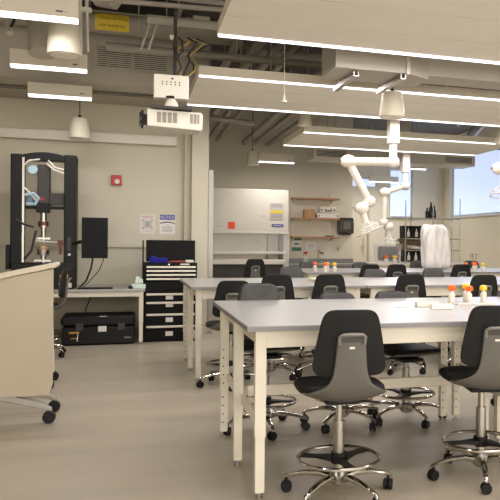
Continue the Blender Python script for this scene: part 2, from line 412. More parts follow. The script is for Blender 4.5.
pipe('strut_bar', 'sloping strut bar above the projector mount', 'strut', [(0.322, 6.683, 3.16), (0.449, 7.679, 3.72)], .022, M_alu)
h = thing('hanger_rods', 'pair of vertical hanger rods left of the yellow pipe label', 'hanger', (-0.419, 7.039, 3.05))
for dx in (-.035, .02): MB().cyl((dx, 0, .0), (dx-.035, 0, 1.55), .014, n=8).build('rod', M_alu, h)
boxobj('cross_plate', (-.07, -.02, .36), (.05, .02, .40), M_alu, h)
h = thing('hanger_rods', 'slanted hanger rods left of the projector mount top', 'hanger', (0.098, 7.537, 3.25))
for dx in (-.03, .04): MB().cyl((dx, 0, 0), (dx+.10, .1, .36), .012, n=8).build('rod', M_alu, h)
for i, (x, z, r) in enumerate(((1.17, 3.72, .05), (1.385, 3.66, .06), (1.64, 3.70, .05), (1.87, 3.74, .045))):
    pipe('ceiling_pipe', 'long grey pipe running into depth beside the column, number %s from the column' % ('first', 'second', 'third', 'fourth')[i] if 0 else
         ('grey pipe running into depth, closest to the column top', 'thicker grey pipe running into depth, next after the column-side one',
          'grey pipe running into depth, third out from the column', 'thin grey pipe running into depth, fourth out from the column')[i], 'pipe', [(x, 6.3, z), (x, 17.2, z)], r)
for i, (x, z, r) in enumerate(((2.49, 3.70, .06), (2.78, 3.72, .055), (3.07, 3.68, .06))):
    pipe('ceiling_pipe', ('grey pipe above the third panel left end, left of its trio', 'middle grey pipe of the trio above the third panel left end', 'right grey pipe of the trio above the third panel left end')[i], 'pipe', [(x, 6.6, z), (x, 17.2, z)], r)
tag(MB().tube([(-3.4, 10.0, 3.255), (.70, 10.0, 3.255)], .022).build('wall_pipe', mat('pipe_dark', (112, 105, 92), .6, var=.05)), 'thin dark pipe running under the boxed duct along the left back wall', 'pipe')  # dark line under the duct, drawn as a thin pipe
pipe('cross_pipe', 'short grey pipe crossing between column and far cabinet wall', 'pipe', [(1.004, 12.229, 3.42), (1.95, 12.229, 3.35)], .045)
pipe('cross_pipe', 'slim dark pipe crossing behind the first panel', 'pipe', [(0.877, 7.11, 3.9), (6.337, 7.11, 3.9)], .04, M_deck)
pipe('cross_pipe', 'pale pipe crossing above the gap between second and third panels', 'pipe', [(1.95, 10.238, 3.55), (8.287, 10.238, 3.55)], .05)
pipe('cross_pipe', 'grey pipe crossing higher above the gap between second and third panels', 'pipe', [(1.462, 9.954, 3.95), (8.287, 9.954, 3.95)], .07)
pipe('brace', 'thin diagonal brace in the gap above the third panel', 'strut', [(4.875, 10.381, 3.2), (4.631, 10.381, 3.9)], .014, M_alu)
for x in (5.46, 6.14): pipe('duct_run', 'bluish grey duct running to the windows, %s' % ('left of the pair' if x < 6 else 'right of the pair'), 'duct', [(x, 9.95, 3.6), (x+1.17, 13.5, 3.62)], .09, mat('blue_grey_metal', (150, 152, 156), .4, .3, var=.04))
# hanging cable bundle at projector top
cb = thing('cable_bundle', 'tangle of dark and yellow cables above the projector mount', 'cable', (0.37, 6.627, 2.80))
for i, mm in enumerate((M_cable, M_cable, M_ycable, M_cable, M_ycable, M_cable)):
    x = -.05+i*.05
    pts = [(x*.5, .02*i-.04, .02*(i % 2)), (x*.8+.03*math.sin(i*2), .03*i-.06, .08), (x*.9+.05*math.cos(i*1.7), .05*i-.05, .17), (x*.7+.06*math.sin(i*2.3), .05*i, .25), (x*1.3+.04, .08, .34), (x*.8+.02, .25, .42)]
    MB().tube(pts, .008 if mm is M_cable else .006, 8).build('cable', mm, cb)
MB().cyl((-.02, .06, 0.02), (-.02, .06, .60), .016).build('drop_pole', M_dark, cb)
# loose cables in open ceiling left
for i, (a, b, c_, l) in enumerate((((-1.02, 6.97, 3.2), (-.93, 7.25, 3.6), (-.585, 7.4, 3.35), 'dark cable looping between the two nearest left lights'),
                                  ((-1.22, 7.1, 3.9), (-.88, 7.25, 3.35), (-.70, 7.4, 3.25), 'second dark cable sagging behind the nearest left light'))):
    pipe('loose_cable', l, 'cable', [a, b, c_], .012, M_cable)
for i in range(2): pipe('strut_rail', ('left', 'right')[i]+' of two slanting strut rails seen between the nearest left lights', 'strut', [(-1.27+.175*i, 7.4, 3.25), (-1.41+.175*i, 7.96, 4.1)], .03, M_alu)
pipe('round_duct', 'curved pale duct elbow behind the big pendant speaker', 'duct', [(-0.78, 7.11, 3.02), (-0.799, 7.181, 3.3), (-0.877, 7.252, 3.6), (-1.073, 7.252, 4.0)], .12, M_duct, 18)
pipe('round_duct', 'pale duct elbow at top edge beside the hanger rods', 'duct', [(-0.37, 8.532, 4.05), (-0.244, 8.461, 4.0), (-0.137, 8.39, 4.15), (-0.117, 8.39, 4.5)], .12, M_duct, 18)
# big rectangular ducts between first and second panel
dk = thing('air_duct', 'stepped beige rectangular duct crossing between the first and second panels', 'duct', (3.12, 6.733, 2.985))
boxobj('left_section', (-1.33, -.22, 0), (-.62, .30, .62), M_duct, dk, .006)
MB().prism([(-.59, -.22), (-.32, -.06), (-.32, .30), (-.59, .30)], lambda x, y: (x, y, 0.0), lambda x, y: (x, y, .58)).build('transition', M_duct, dk)
boxobj('right_section', (-.32, -.06, .04), (3.0, .30, .56), M_duct, dk, .006)
boxobj('flange', (-.625, -.24, -.01), (-.59, .31, .63), M_alu, dk)
dk = thing('air_duct', 'long white boxed duct with end grilles along the far cabinet wall', 'duct', (5.46, 14.789, 3.10))
boxobj('duct_body', (-1.88, -.1, 0), (1.86, .55, .24), M_hoodw, dk, .01)
for hx in (-1.5, 0, 1.5): MB().cyl((hx, .25, .24), (hx, .25, ZC-3.10), .008, n=6).build('hanger_rod', M_strut, dk)
for gx in (-1.84, 1.1):
    g = frame_x(MB(), gx, gx+.7, .03, .21, -.115, -.1, .02).build('grille', M_white, dk)
    lv = MB()
    for i in range(5): lv.box((gx+.02, -.11, .06+i*.027), (gx+.68, -.102, .072+i*.027))
    lv.build('louvre', M_grille, g)
pipe('far_pipe', 'dark grey pipe running above the far white duct', 'pipe', [(3.315, 14.504, 3.55), (8.97, 14.504, 3.55)], .08, M_dark)
# projector and mount
pm = thing('projector_mount', 'white perforated ceiling plate with bracket above the projector', 'bracket', (0.317, 6.561, 2.56))
boxobj('ceiling_plate', (-.15, -.02, .03), (.145, .10, .235), M_white, pm, .004)
hl = MB()
for i in range(5):
    for j in range(2): hl.cyl((-.08+i*.036, -.022, .15+j*.022), (-.08+i*.036, -.0195, .15+j*.022), .006, n=10)
hl.box((-.006, -.022, .195), (.012, -.0195, .21))
hl.build('mounting_hole', M_blackp, pm)
MB().box((-.05, -.02, .03), (-.01, -.022, .05)).box((-.028, -.03, .03), (.02, -.018, .052)).build('clip', M_blackp, pm)
MB().lathe([(.055, -.045), (.058, -.03), (.05, 0), (.03, .035)], (0, .02, 0), 20).build('swivel_dome', M_white, pm)
boxobj('adapter_plate', (-.17, -.06, -.068), (.17, .12, -.045), M_dark, pm, .003)
pj = thing('projector', 'white ceiling projector with grey side vents hanging from the plate', 'projector', (0.348, 6.661, 2.34))
MB().prism([(-.235, 0), (.22, -.02), (.235, 0), (.235, .12), (.22, .14), (-.235, .15)], lambda x, z: (x, -.12, z), lambda x, z: (x, .16, z)).build('body', M_white, pj, bevel=.008)
for slots in (((-.155, -.12), (-.11, -.075), (-.065, -.03), (-.02, .015)), ((.125, .15), (.157, .182), (.188, .205))):
    g = MB()
    for a, b in slots: g.box((a, -.1225, .035 if a < .1 else .04), (b, -.1195, .125))
    g.build('vent_grille', mat('vent_grey', (150, 142, 128), .6, var=.03), pj)
ln = MB().box((-.285, -.08, .0), (-.265, .06, .14)).box((-.30, -.10, .01), (-.29, .02, .12)).box((-.265, -.05, .03), (-.235, .05, .11)).box((-.296, -.09, .02), (-.262, -.07, .05)).box((-.296, -.09, .085), (-.262, -.07, .115)); ln.build('side_bracket', M_blackp, pj)

# ------------------------------------------------------------------ column, tool chest, desk, test machine
tb = thing('tool_chest', 'tall black two piece tool chest with open lid beside the column', 'tool chest', (0.47, 9.954, 0))
W = .362
boxobj('lower_cabinet', (-W+.02, .0, .0), (W, .5, .80), M_toolblack, tb, .006)
boxobj('upper_chest', (-W+.02, .02, .81), (W-.0, .5, 1.05), M_toolblack, tb, .006)
boxobj('lid', (-W+.07, .36, 1.06), (W, .40, 1.355), M_toolblack, tb, .006)
boxobj('lid_side', (-W+.02, .10, 1.05), (-W+.035, .40, 1.35), M_toolblack, tb)
for z0, z1, hz, lbx in ((.60, .72, .66, None), (.72-.0, .80, .0, None)): pass
for z0, z1, hz, l in ((.545, .67, .648, .60), (.39, .54, .535, .50), (.225, .385, .378, .30), (.04, .22, .218, .115)):
    dwr = boxobj('drawer', (-W+.045, -.012, z0), (W-.02, .0, z1), M_toolblack, tb, .003)
    boxobj('drawer_handle', (-W+.07, -.04, hz-.028), (W-.03, -.012, hz), M_handle, dwr, .004)
    boxobj('drawer_label', (-.045, -.014, l-.035), (.05, -.012, l+.025), M_label, dwr)
for z in (1.008, .956, .902, .848):
    dwr = boxobj('drawer', (-W+.06, .006, z-.045), (W-.015, .02, z+.004), M_toolblack, tb, .003)
    boxobj('drawer_handle', (-W+.07, -.015, z-.025), (W-.02, .006, z), M_handle, dwr, .004)
boxobj('nameplate', (.14, .008, 1.022), (.26, .018, 1.042), M_alu, tb)
MB().cyl((-.005, .005, 1.03), (-.005, .02, 1.03), .01).build('lock', M_chrome, tb)
MB().cyl((-.0, -.004, .73), (-.0, .0, .73), .012).build('lock', M_chrome, tb)
boxobj('lower_front', (-W+.03, -.008, .68), (W-.02, 0, .79), M_toolblack, tb)
bt = thing('parts_tray', 'small blue plastic tray lying inside the open tool chest', 'tray', (0.351, 10.21, 1.05))
MB().loft([[(-.13, -.07, 0), (.1, -.07, 0), (.1, .07, 0), (-.13, .07, 0)], [(-.14, -.09, .055), (.11, -.09, .048), (.11, .09, .06), (-.14, .09, .065)]]).build('tray', M_navy, bt)
MB().tube([(-.12, -.08, .05), (-.10, -.09, .085), (.02, -.095, .055)], .006).build('handle_loop', M_navy, bt)
tag(MB().box((0.487, 10.125, 1.052), (0.682, 10.238, 1.075)).build('red_box', M_redmat, bevel=.004), 'flat red case lying in the tool chest right of the blue tray', 'case')
tag(MB().box((0.692, 10.125, 1.052), (0.795, 10.238, 1.085)).build('small_white_box', M_label, bevel=.004), 'small white box at the right end inside the tool chest', 'box')

dsk = thing('work_desk', 'grey topped cream desk under the testing machine against the left wall', 'desk', (-0.877, 10.115, 0))
boxobj('desk_top', (-1.3, -.36, .685), (1.035, .78, .715), M_top, dsk, .004)
boxobj('apron', (-1.2, -.335, .62), (.965, -.315, .685), M_cream, dsk, .003)
for x, y in ((.96, -.34), (.96, .70), (-1.25, -.34), (-1.25, .70)):
    l = boxobj('leg', (x, y, .28), (x+.055, y+.055, .685), M_cream, dsk, .004)
    boxobj('lower_leg', (x+.004, y+.004, .03), (x+.051, y+.051, .28), M_cream, l, .003)
    MB().cyl((x+.027, y+.027, 0), (x+.027, y+.027, .03), .018).build('foot', M_steel, l)
boxobj('side_rail', (.975, -.285, .60), (1.0, .70, .685), M_cream, dsk)
tm = thing('testing_machine', 'tall black twin column materials testing machine standing on the left desk', 'testing machine', (-1.075, 10.11, .715))
B = -.715
boxobj('base', (-.36, -.2, .0), (.37, .26, .33), M_blackp, tm, .01)
boxobj('column', (-.385, -.12, .30), (-.25, .2, 2.42+B), M_blackp, tm, .012)
boxobj('column', (.235, -.12, .0), (.383, .2, 2.43+B), M_blackp, tm, .012)
boxobj('column_edge', (-.25, -.122, .34), (-.225, -.1, 2.38+B), M_steel, tm)
arc = [(-.385+.768*i/14, 2.40+B+.055*math.sin(PI*min(1, max(0, (i-1.5)/11)))) for i in range(15)]
MB().prism([(-.385, 2.36+B)]+[(x, z) for x, z in arc]+[(.383, 2.36+B)], lambda x, z: (x, -.11, z), lambda x, z: (x, .2, z)).build('top_beam', M_blackp, tm)
ch = boxobj('crosshead', (-.25, -.1, 1.74+B), (.24, .17, 1.775+B), M_blackp, tm, .006)
boxobj('crosshead_beam', (.0-.01, -.05, 1.80+B), (.24, .15, 1.94+B), M_dark, tm)
boxobj('actuator', (-.08, -.09, 1.80+B), (.06, .12, 2.3+B), M_dark, tm, .01)
boxobj('head_clamp', (-.09, -.12, 1.69+B), (.06, .1, 1.80+B), M_blackp, tm, .01)
MB().lathe([(.055, -.055), (.055, .055)], mtx=Matrix.Translation((-.13, -.06, 2.23+B)) @ Matrix.Rotation(PI/2, 4, 'X'), n=20).build('dial', M_pale, tm)
boxobj('dial_bracket', (-.1, -.05, 2.17+B), (-.03, 0, 2.28+B), M_pale, tm)
boxobj('red_badge', (-.06, -.095, 1.845+B), (.0, -.09, 1.87+B), M_red, tm)
g = MB().cyl((-.015, 0, 1.69+B), (-.015, 0, 1.58+B), .04).cyl((-.015, 0, 1.58+B), (-.015, 0, 1.50+B), .06).cyl((-.015, 0, 1.5+B), (-.015, 0, 1.30+B), .03).box((-.1, -.03, 1.345+B), (.07, .03, 1.37+B)); g.build('upper_grip', M_steel, tm)
MB().cyl((-.015, 0, 1.52+B), (-.015, 0, 1.575+B), .063).build('load_cell', mat('cell_red', (96, 52, 44), .4, var=.1), tm)
MB().lathe([(.03, 0), (.07, .03), (.075, .09), (.04, .13)], (-.015, 0, 1.14+B)).build('specimen_cup', mat('brass_pale', (176, 150, 118), .35, .3, var=.05), tm)
MB().cyl((-.015, 0, .33), (-.015, 0, .46), .032).box((-.12, -.03, .345), (.08, .03, .37)).lathe([(.07, .46), (.075, .52), (.03, .56)], (-.015, 0, -.03)).build('lower_grip', M_steel, tm)
MB().box((.165, -.1, .56), (.225, -.04, .62)).box((.18, -.09, .44), (.21, -.05, .56)).build('gauge_arm', mat('dark_red', (112, 40, 38), .5, var=.05), tm)
MB().cyl((-.1, -.05, .61), (.2, -.05, .59), .012).build('probe_rod', M_alu, tm)
MB().tube([(-.32, -.13, 1.4+B+.2), (-.22, -.13, 1.53+B), (-.12, -.1, 1.5+B)], .014).build('cable', M_cable, tm)
MB().tube([(-.22, -.13, .38), (-.14, -.13, .48), (-.1, -.12, .68), (-.09, -.1, .74)], .014).build('cable', M_cable, tm)
for pts in ([(-.23, -.12, 2.28+B), (-.17, -.13, 2.34+B), (-.05, -.12, 2.36+B)], [(.03, -.13, 2.31+B), (.12, -.13, 2.23+B), (.235, -.12, 2.19+B)], [(.05, -.13, 2.35+B), (.13, -.13, 2.26+B), (.235, -.12, 2.24+B)],
            [(-.23, -.13, 2.0+B), (-.18, -.13, 1.95+B), (-.12, -.13, 1.88+B), (-.09, -.12, 1.83+B)]):
    MB().tube(pts, .011).build('white_hose', M_label, tm)
MB().tube([(-.22, -.13, 1.90+B), (-.12, -.13, 1.93+B), (-.06, -.13, 1.87+B), (-.1, -.13, 1.79+B), (-.2, -.13, 1.79+B)], .022).build('blue_hose', M_pale, tm)
boxobj('blue_block', (-.2, -.12, 1.79+B), (-.12, -.06, 1.92+B), mat('slate_blue', (92, 116, 134), .4, var=.05), tm, .01)
boxobj('control_strip', (.28, -.135, 1.20+B), (.32, -.12, 1.38+B), M_dark, tm)
boxobj('white_button', (.29, -.137, 1.14+B), (.32, -.12, 1.17+B), M_label, tm)
MB().lathe([(.035, 0), (.04, .02), (.025, .04)], mtx=Matrix.Translation((.25, -.2, .19)) @ Matrix.Rotation(PI/2, 4, 'X'), n=16).build('stop_button', M_red, tm)
MB().lathe([(.05, 0), (.05, .012)], mtx=Matrix.Translation((.25, -.2, .165)) @ Matrix.Rotation(PI/2, 4, 'X'), n=16).build('button_collar', M_ytape, tm)
boxobj('orange_stripe', (.19, -.203, .10), (.31, -.2, .125), M_redmat, tm)
boxobj('nameplate', (.19, -.203, .02), (.34, -.2, .08), M_alu, tm)
boxobj('side_box', (-.44, -.1, .25), (-.385, .1, .56), M_blackp, tm, .01)
mo = thing('monitor', 'black portrait monitor on a swing arm right of the testing machine', 'monitor', (-0.462, 9.926, 1.372))
boxobj('bezel', (-.158, -.02, -.262), (.158, .02, .262), M_blackp, mo, .004)
boxobj('screen', (-.148, -.0215, -.250), (.148, -.0195, .252), M_screen, mo)
MB().tube([(-.16, .03, -.05), (-.2, .05, -.06), (-.27, .08, -.08)], .025).box((-.1, .02, -.08), (.08, .05, .06)).build('swing_arm', M_blackp, mo)
tag(MB().tube([(-0.487, 9.982, 1.11), (-0.507, 9.997, .98), (-0.566, 10.011, .82), (-0.643, 9.982, .73)], .012).build('monitor_cable', M_cable), 'thick black cable drooping from the monitor to the desk', 'cable')
tag(MB().tube([(-0.351, 9.982, 1.11), (-0.409, 9.997, .95), (-0.536, 10.011, .80), (-0.605, 10.025, .728)], .006).build('thin_cable', M_cable), 'thin dark cable slanting from the monitor down to the desk', 'cable')
tag(MB().tube([(-0.536, 10.807, .70), (-0.546, 10.779, .55), (-0.605, 10.693, .40), (-0.614, 10.693, .02)], .008).build('hanging_cable', M_cable), 'dark cable hanging under the desk behind the black case', 'cable')
kb = thing('keyboard', 'flat black keyboard on the desk below the monitor', 'keyboard', (-0.449, 9.926, .715))
boxobj('keyboard_base', (-.22, -.07, 0), (.21, .07, .018), M_blackp, kb, .004)
k = MB()
for i in range(14):
    for j in range(4): k.box((-.205+i*.029, -.06+j*.03, .018), (-.205+i*.029+.023, -.06+j*.03+.024, .022))
k.build('keys', M_dark, kb)
tag(MB().lathe([(.025, 0), (.032, .012), (.025, .032), (.01, .04)], (-.02, 9.90, .715), 18, ).build('computer_mouse', M_blackp), 'small black mouse on the desk beside the mint foam pieces', 'mouse')
fm = thing('foam_stack', 'little mint green foam stand on the desk left of the tool chest', 'foam stand', (0.078, 9.982, .715))
MB().box((-.09, -.05, 0), (.09, .05, .055)).build('block', M_mint, fm, bevel=.006)
MB().box((-.06, -.02, .055), (-.01, .03, .15), Matrix.Rotation(.2, 4, 'Y')).box((.02, -.03, .055), (.07, .02, .115), Matrix.Rotation(-.15, 4, 'Y')).build('upright', M_mint, fm, bevel=.005)
cs = thing('hard_case', 'big black hard case with a white label stowed under the desk', 'case', (-0.395, 10.03, 0))
boxobj('case_body', (-.44, -.22, .01), (.43, .24, .24), M_blackp, cs, .02)
boxobj('case_lid', (-.445, -.225, .245), (.435, .245, .385), M_blackp, cs, .03)
for x in (-.28, .22):
    boxobj('latch', (x, -.238, .19), (x+.09, -.22, .28), M_dark, cs, .004)
boxobj('case_label', (-.015, -.226, .175), (.085, -.2205, .245), M_label, cs)
boxobj('maker_plate', (.30, -.225, .085), (.38, -.2205, .10), M_inkpale, cs)
boxobj('lid_plate', (.0, -.2275, .365), (.09, -.2255, .375), M_alu, cs)
boxobj('corner_bumper', (-.47, -.1, .26), (-.44, .1, .33), M_blackp, cs, .006)
for pz in (.07,):
    boxobj('tag', (-.36, -.2245, .155), (-.24, -.2215, .18), M_brass, cs)
    boxobj('strap', (-.34, -.2235, .09), (-.26, -.2205, .1), M_brass, cs)
    MB().tube([(-.255, -.225, .15), (-.26, -.23, .1), (-.26, -.235, .06)], .008).build('buckle', M_chrome, cs)

# ------------------------------------------------------------------ sloped lectern at the left
lc = thing('lectern', 'beige mobile lectern with sloping top at the left edge of the picture', 'lectern', (-0.926, 5.917, 0))
PL = [(-.75, .885), (.387, 1.134), (.387, .30), (.362, .225), (-.75, .225)]
MB().prism(PL, lambda x, z: (x, -.30, z), lambda x, z: (x, -.27, z)).build('side_panel', M_lect, lc, bevel=.003)
MB().prism([(-.75, .88), (.28, 1.10), (.28, .30), (-.75, .30)], lambda x, z: (x, -.16, z), lambda x, z: (x, -.13, z)).build('side_panel', M_lect, lc)
boxobj('front_panel', (.29, -.27, .30), (.315, -.13, 1.09), M_lect, lc)
boxobj('inner_shelf', (-.70, -.27, .40), (.29, -.13, .425), M_lect, lc)
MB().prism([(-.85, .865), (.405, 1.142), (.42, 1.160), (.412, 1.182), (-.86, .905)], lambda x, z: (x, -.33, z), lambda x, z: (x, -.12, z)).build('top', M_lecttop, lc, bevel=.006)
def caster_mb(c, r=.032, w=.02):
    x, y, z = c; m = MB()
    for s in (-1, 1):
        m.lathe([(r*.5, -w/2), (r*.92, -w/2), (r, -w*.3), (r, w*.3), (r*.92, w/2), (r*.5, w/2)], mtx=Matrix.Translation((x, y+s*.013, r)) @ Matrix.Rotation(PI/2, 4, 'X'), n=18)
    m.box((x-.012, y-.006, r*.6), (x+.012, y+.006, r*2.05)); m.cyl((x, y, r*1.6), (x, y, z), .009, n=8)
    return m
for i, (y, sx) in enumerate(((-.193, .355), (.169, .355))):
    f = MB().loft([[(-.75, y-.03, .20), (-.75, y+.03, .20), (-.75, y+.03, .225), (-.75, y-.03, .225)], [(0.05, y-.03, .18), (0.05, y+.03, .18), (0.05, y+.03, .235), (0.05, y-.03, .235)], [(sx-.1, y-.028, .125), (sx-.1, y+.028, .125), (sx-.1, y+.028, .18), (sx-.1, y-.028, .18)], [(sx+.02, y-.02, .085), (sx+.02, y+.02, .085), (sx+.02, y+.02, .115), (sx+.02, y-.02, .115)]]).build('base_foot', mat('foot_metal', (158, 154, 146), .35, .6, var=.03), lc, bevel=.006)
    caster_mb((sx, y, .10), .045, .025).build('caster', M_blackp, f)
boxobj('base_beam', (-.3, -.2, .23), (-.2, .2, .29), M_alu, lc)
ct = thing('mobile_cart', 'pale mobile cart on black casters almost hidden behind the lectern', 'cart', (-1.15, 7.25, 0))
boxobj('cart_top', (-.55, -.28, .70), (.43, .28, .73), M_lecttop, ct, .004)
for sx in (-.5, .43):
    for sy in (-.25, .20):
        l = MB().loft([[(sx-.05, sy, .70), (sx, sy, .70), (sx, sy+.04, .70), (sx-.05, sy+.04, .70)], [(sx-.01, sy, .08), (sx+.02, sy, .08), (sx+.02, sy+.04, .08), (sx-.01, sy+.04, .08)]]).build('leg', M_label, ct)
        caster_mb((sx+.02, sy+.02, .09), .04, .024).build('caster', M_blackp, l)
boxobj('shelf', (-.5, -.24, .30), (.42, .24, .32), M_lecttop, ct)

# ------------------------------------------------------------------ lab benches
def bench(label, x0, y0, L=1.74, D=1.67):
    b = thing('lab_bench', label, 'lab bench', (x0, y0, 0), 0, 'grey topped lab benches in three rows')
    MB().box((0, 0, .885), (L, D, .91)).build('bench_top', M_top, b, bevel=.004)
    MB().box((-.001, -.0015, .883), (L+.001, .0, .906)).box((-.0015, 0, .883), (0, D, .906)).box((L, 0, .883), (L+.0015, D, .906)).build('edge_band', M_topedge, b)
    i = .05; w = .056
    boxobj('apron', (i+w, i-.002, .79), (L-i-w, i+.02, .885), M_cream, b, .003)
    boxobj('apron', (i+w, D-i-.02, .79), (L-i-w, D-i, .885), M_cream, b, .003)
    for x in (i+.012, L-i-.032):
        boxobj('end_apron', (x, i+w, .805), (x+.02, D-i-w, .885), M_cream, b, .003)
        boxobj('end_rail', (x, i+w, .375), (x+.02, 1.35, .435), M_cream, b, .003)
    for x_ in (i, L-i-w):
        for k, y in enumerate((i-.004, .645, 1.328)):
            x = x_+(0 if not k else -.03 if x_ < L/2 else .03)
            hm = MB().box((x, y, .325), (x+w, y+w*.95, .885))
            if k > 1:
                for j in range(5):
                    z = .37+j*.058
                    hm.cyl((x+w*.35, y-.0006, z), (x+w*.35, y+.0034, z), .006, n=8); hm.cyl((x-.0006, y+w*.5, z), (x+.0045, y+w*.5, z), .006, n=8)
                hm.bm.faces.ensure_lookup_table()
                for f in hm.bm.faces[6:]: f.material_index = 1
            l = hm.build('leg', [M_cream, M_creamdk], b)
            hm = MB().box((x+.004, y+.003, .035), (x+w-.004, y+w*.95-.003, .326))
            if k > 1:
                for j in range(4):
                    z = .10+j*.058
                    hm.cyl((x+w*.35, y+.0024, z), (x+w*.35, y+.0064, z), .006, n=8); hm.cyl((x+.0034, y+w*.5, z), (x+.0085, y+w*.5, z), .006, n=8)
                hm.bm.faces.ensure_lookup_table()
                for f in hm.bm.faces[6:]: f.material_index = 1
            hm.build('lower_leg', [M_cream, M_creamdk], l)
            MB().cyl((x+w/2, y+w/2, .0), (x+w/2, y+w/2, .010), .022).cyl((x+w/2, y+w/2, .01), (x+w/2, y+w/2, .036), .009).build('foot', M_steel, l)
    boxobj('stretcher', (i+w, .665, .41), (L-i-w, .69, .475), M_cream, b, .003)
    return b
rows = ((.559, 3.669, 3, 'front'), (.527, 6.982, 3, 'middle'), (2.4, 10.24, 3, 'far'))
ordl = {'front': ('front row lab bench at the left, closest to the camera', 'front row lab bench carrying the orange and yellow capped bottles', 'front row lab bench outside the picture to the right'),
        'middle': ('middle row lab bench at its left end, near the column', 'middle row lab bench second from the column', 'middle row lab bench farthest right'),
        'far': ('far row lab bench with four small capped bottles', 'far row lab bench under the plastic covered equipment', 'far row lab bench at the right picture edge with several capped bottles')}
for x0, y0, n, nm in rows:
    for k in range(n):
        if nm == 'front' and k == 2: continue
        bench(ordl[nm][k], x0+k*1.755, y0)

# ------------------------------------------------------------------ chairs
def sup(a, b, n, N=28, cx=0, cy=0):
    out = []
    for i in range(N):
        t = 2*PI*i/N; c = math.cos(t); s = math.sin(t)
        out.append((cx+a*math.copysign(abs(c)**(2/n), c), cy+b*math.copysign(abs(s)**(2/n), s)))
    return out
def make_chair():
    r = thing('lab_chair', 'chair', 'chair')
    st = [(.215, .580, .19, .0), (.17, .562, .206, .008), (.05, .546, .218, .026), (-.08, .540, .220, .036), (-.16, .541, .218, .04), (-.215, .554, .203, .04), (-.248, .588, .15, .03), (-.266, .63, .105, .012), (-.276, .70, .086, .0), (-.284, .78, .078, .0), (-.29, .85, .073, 0), (-.292, .885, .070, 0)]
    rings = []
    for y, z, w, c in st:
        rings.append([(w*u, y+.012*(u*u if c == 0 and y < -.2 else 0), z+c*u*u) for u in [(-1+2*i/10) for i in range(11)]])
    m = MB().loft(rings, closed=False); m.build('seat_shell', M_shell, r, sub=1, solid=.016)
    S = [(.94, .570), (.99, .574), (1, .586), (.985, .600), (.90, .608), (.5, .608), (.05, .607)]
    MB().loft([[(x*k, y*k+.015, z+.012*(y/.2)*abs(y/.2)*0) for x, y in sup(.230, .198, 4.)] for k, z in S]).build('seat_pad', M_pad, r, ang=60)
    # tapered backrest: wide at the bottom, narrower rounded top
    def outline(scale, yy):
        pts = []
        for x, z in sup(1, 1, 6.5, 40):
            hw = .193-.059*((z+1)/2)**1.2
            pts.append((x*hw*scale, yy-.035*((z+1)/2)+.02*(x*x), .68+.333*(z*scale+1)/2))
        return pts
    MB().loft([outline(.93, -.262), outline(1, -.258), outline(1, -.235)]).build('backrest', M_pad, r, ang=40)
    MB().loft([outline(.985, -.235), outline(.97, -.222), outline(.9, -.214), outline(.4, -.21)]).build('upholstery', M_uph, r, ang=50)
    gp = MB().tube([(-.062, -.292, .845), (-.064, -.302, .882), (-.048, -.312, .893), (0, -.322, .896), (.048, -.312, .893), (.064, -.302, .882), (.062, -.292, .845)], .0095, 10)
    gp.build('grip', M_grip, r)
    boxobj('grip_recess', (-.055, -.303, .855), (.055, -.294, .882), M_dark, r)
    boxobj('badge', (-.013, -.297, .822), (.013, -.291, .833), M_label, r)
    MB().cyl((0, 0, .40), (0, 0, .53), .019).build('piston', M_steel, r)
    MB().cyl((0, 0, .13), (0, 0, .40), .029).cyl((0, 0, .395), (0, 0, .403), .031).build('column_cover', M_steel, r)
    MB().box((-.09, -.1, .505), (.09, .12, .53)).build('tilt_plate', M_blackp, r, bevel=.008)
    MB().tube([(.03, -.05, .515), (.16, -.07, .51), (.2, -.08, .505)], .006).build('lever', M_blackp, r)
    fr = MB().tube([(.215*math.cos(2*PI*i/40), .215*math.sin(2*PI*i/40), .205) for i in range(40)], .0105, 10, closed=True).build('foot_ring', M_chrome, r)
    MB().cyl((0, 0, .18), (0, 0, .235), .042).build('ring_collar', M_blackp, fr)
    for k in range(3):
        a = 2*PI*k/3+.45
        mt = Matrix.Rotation(a, 4, 'Z')
        mb = MB().loft([[(.03, -.035, .19), (.03, .035, .19), (.03, .035, .215), (.03, -.035, .215)], [(.12, -.018, .198), (.12, .018, .198), (.12, .018, .212), (.12, -.018, .212)], [(.212, -.03, .20), (.212, .03, .20), (.212, .03, .21), (.212, -.03, .21)]])
        mb.bm.transform(mt); mb.build('spoke', M_blackp, fr)
    MB().lathe([(.03, .06), (.045, .075), (.05, .12), (.035, .14)], n=20).build('hub', M_steel, r)
    for k in range(5):
        a = 2*PI*k/5
        mt = Matrix.Rotation(a, 4, 'Z')
        sec = [(.03, .10, .026, .022), (.10, .118, .023, .018), (.19, .112, .019, .014), (.26, .095, .016, .012), (.30, .082, .014, .011), (.312, .07, .008, .006)]
        mb = MB().loft([[(x, w*math.cos(t), z+h*math.sin(t)) for t in [2*PI*q/10 for q in range(10)]] for x, z, w, h in sec])
        mb.bm.transform(mt); lg = mb.build('leg', M_chrome, r)
        c = caster_mb((.29, 0, .085), .03, .018)
        c.bm.transform(Matrix.Translation((.29, 0, 0)) @ Matrix.Rotation(.9+k*1.3, 4, 'Z') @ Matrix.Translation((-.29, 0, 0)))
        c.bm.transform(mt); c.build('caster', M_blackp, lg)
    return r
BASE = ('hub', 'leg', 'foot_ring', 'column_cover')
proto = make_chair(); used = [False]
def chair(label, x, y, rz=0., lift=0., base=0., group=None):
    r = proto if not used[0] else copy_tree(proto)
    places.append((r, label, x, y, rz, lift, base, group)); used[0] = True
places = []
A_, F_ = 'chairs with their backs to the camera', 'chairs facing the camera'
chair('front black lab chair, left of the two nearest, with its whole chrome base in view', 1.045, 3.66, -.07, 0, .16, A_)
chair('black lab chair cut off by the right picture edge, in front of the capped bottles', 1.92, 3.74, -.19, 0, .77, A_)
chair('grey fronted lab chair tucked behind the left corner of the front bench', 0.91, 5.11, PI+.05, .02, .25, F_)
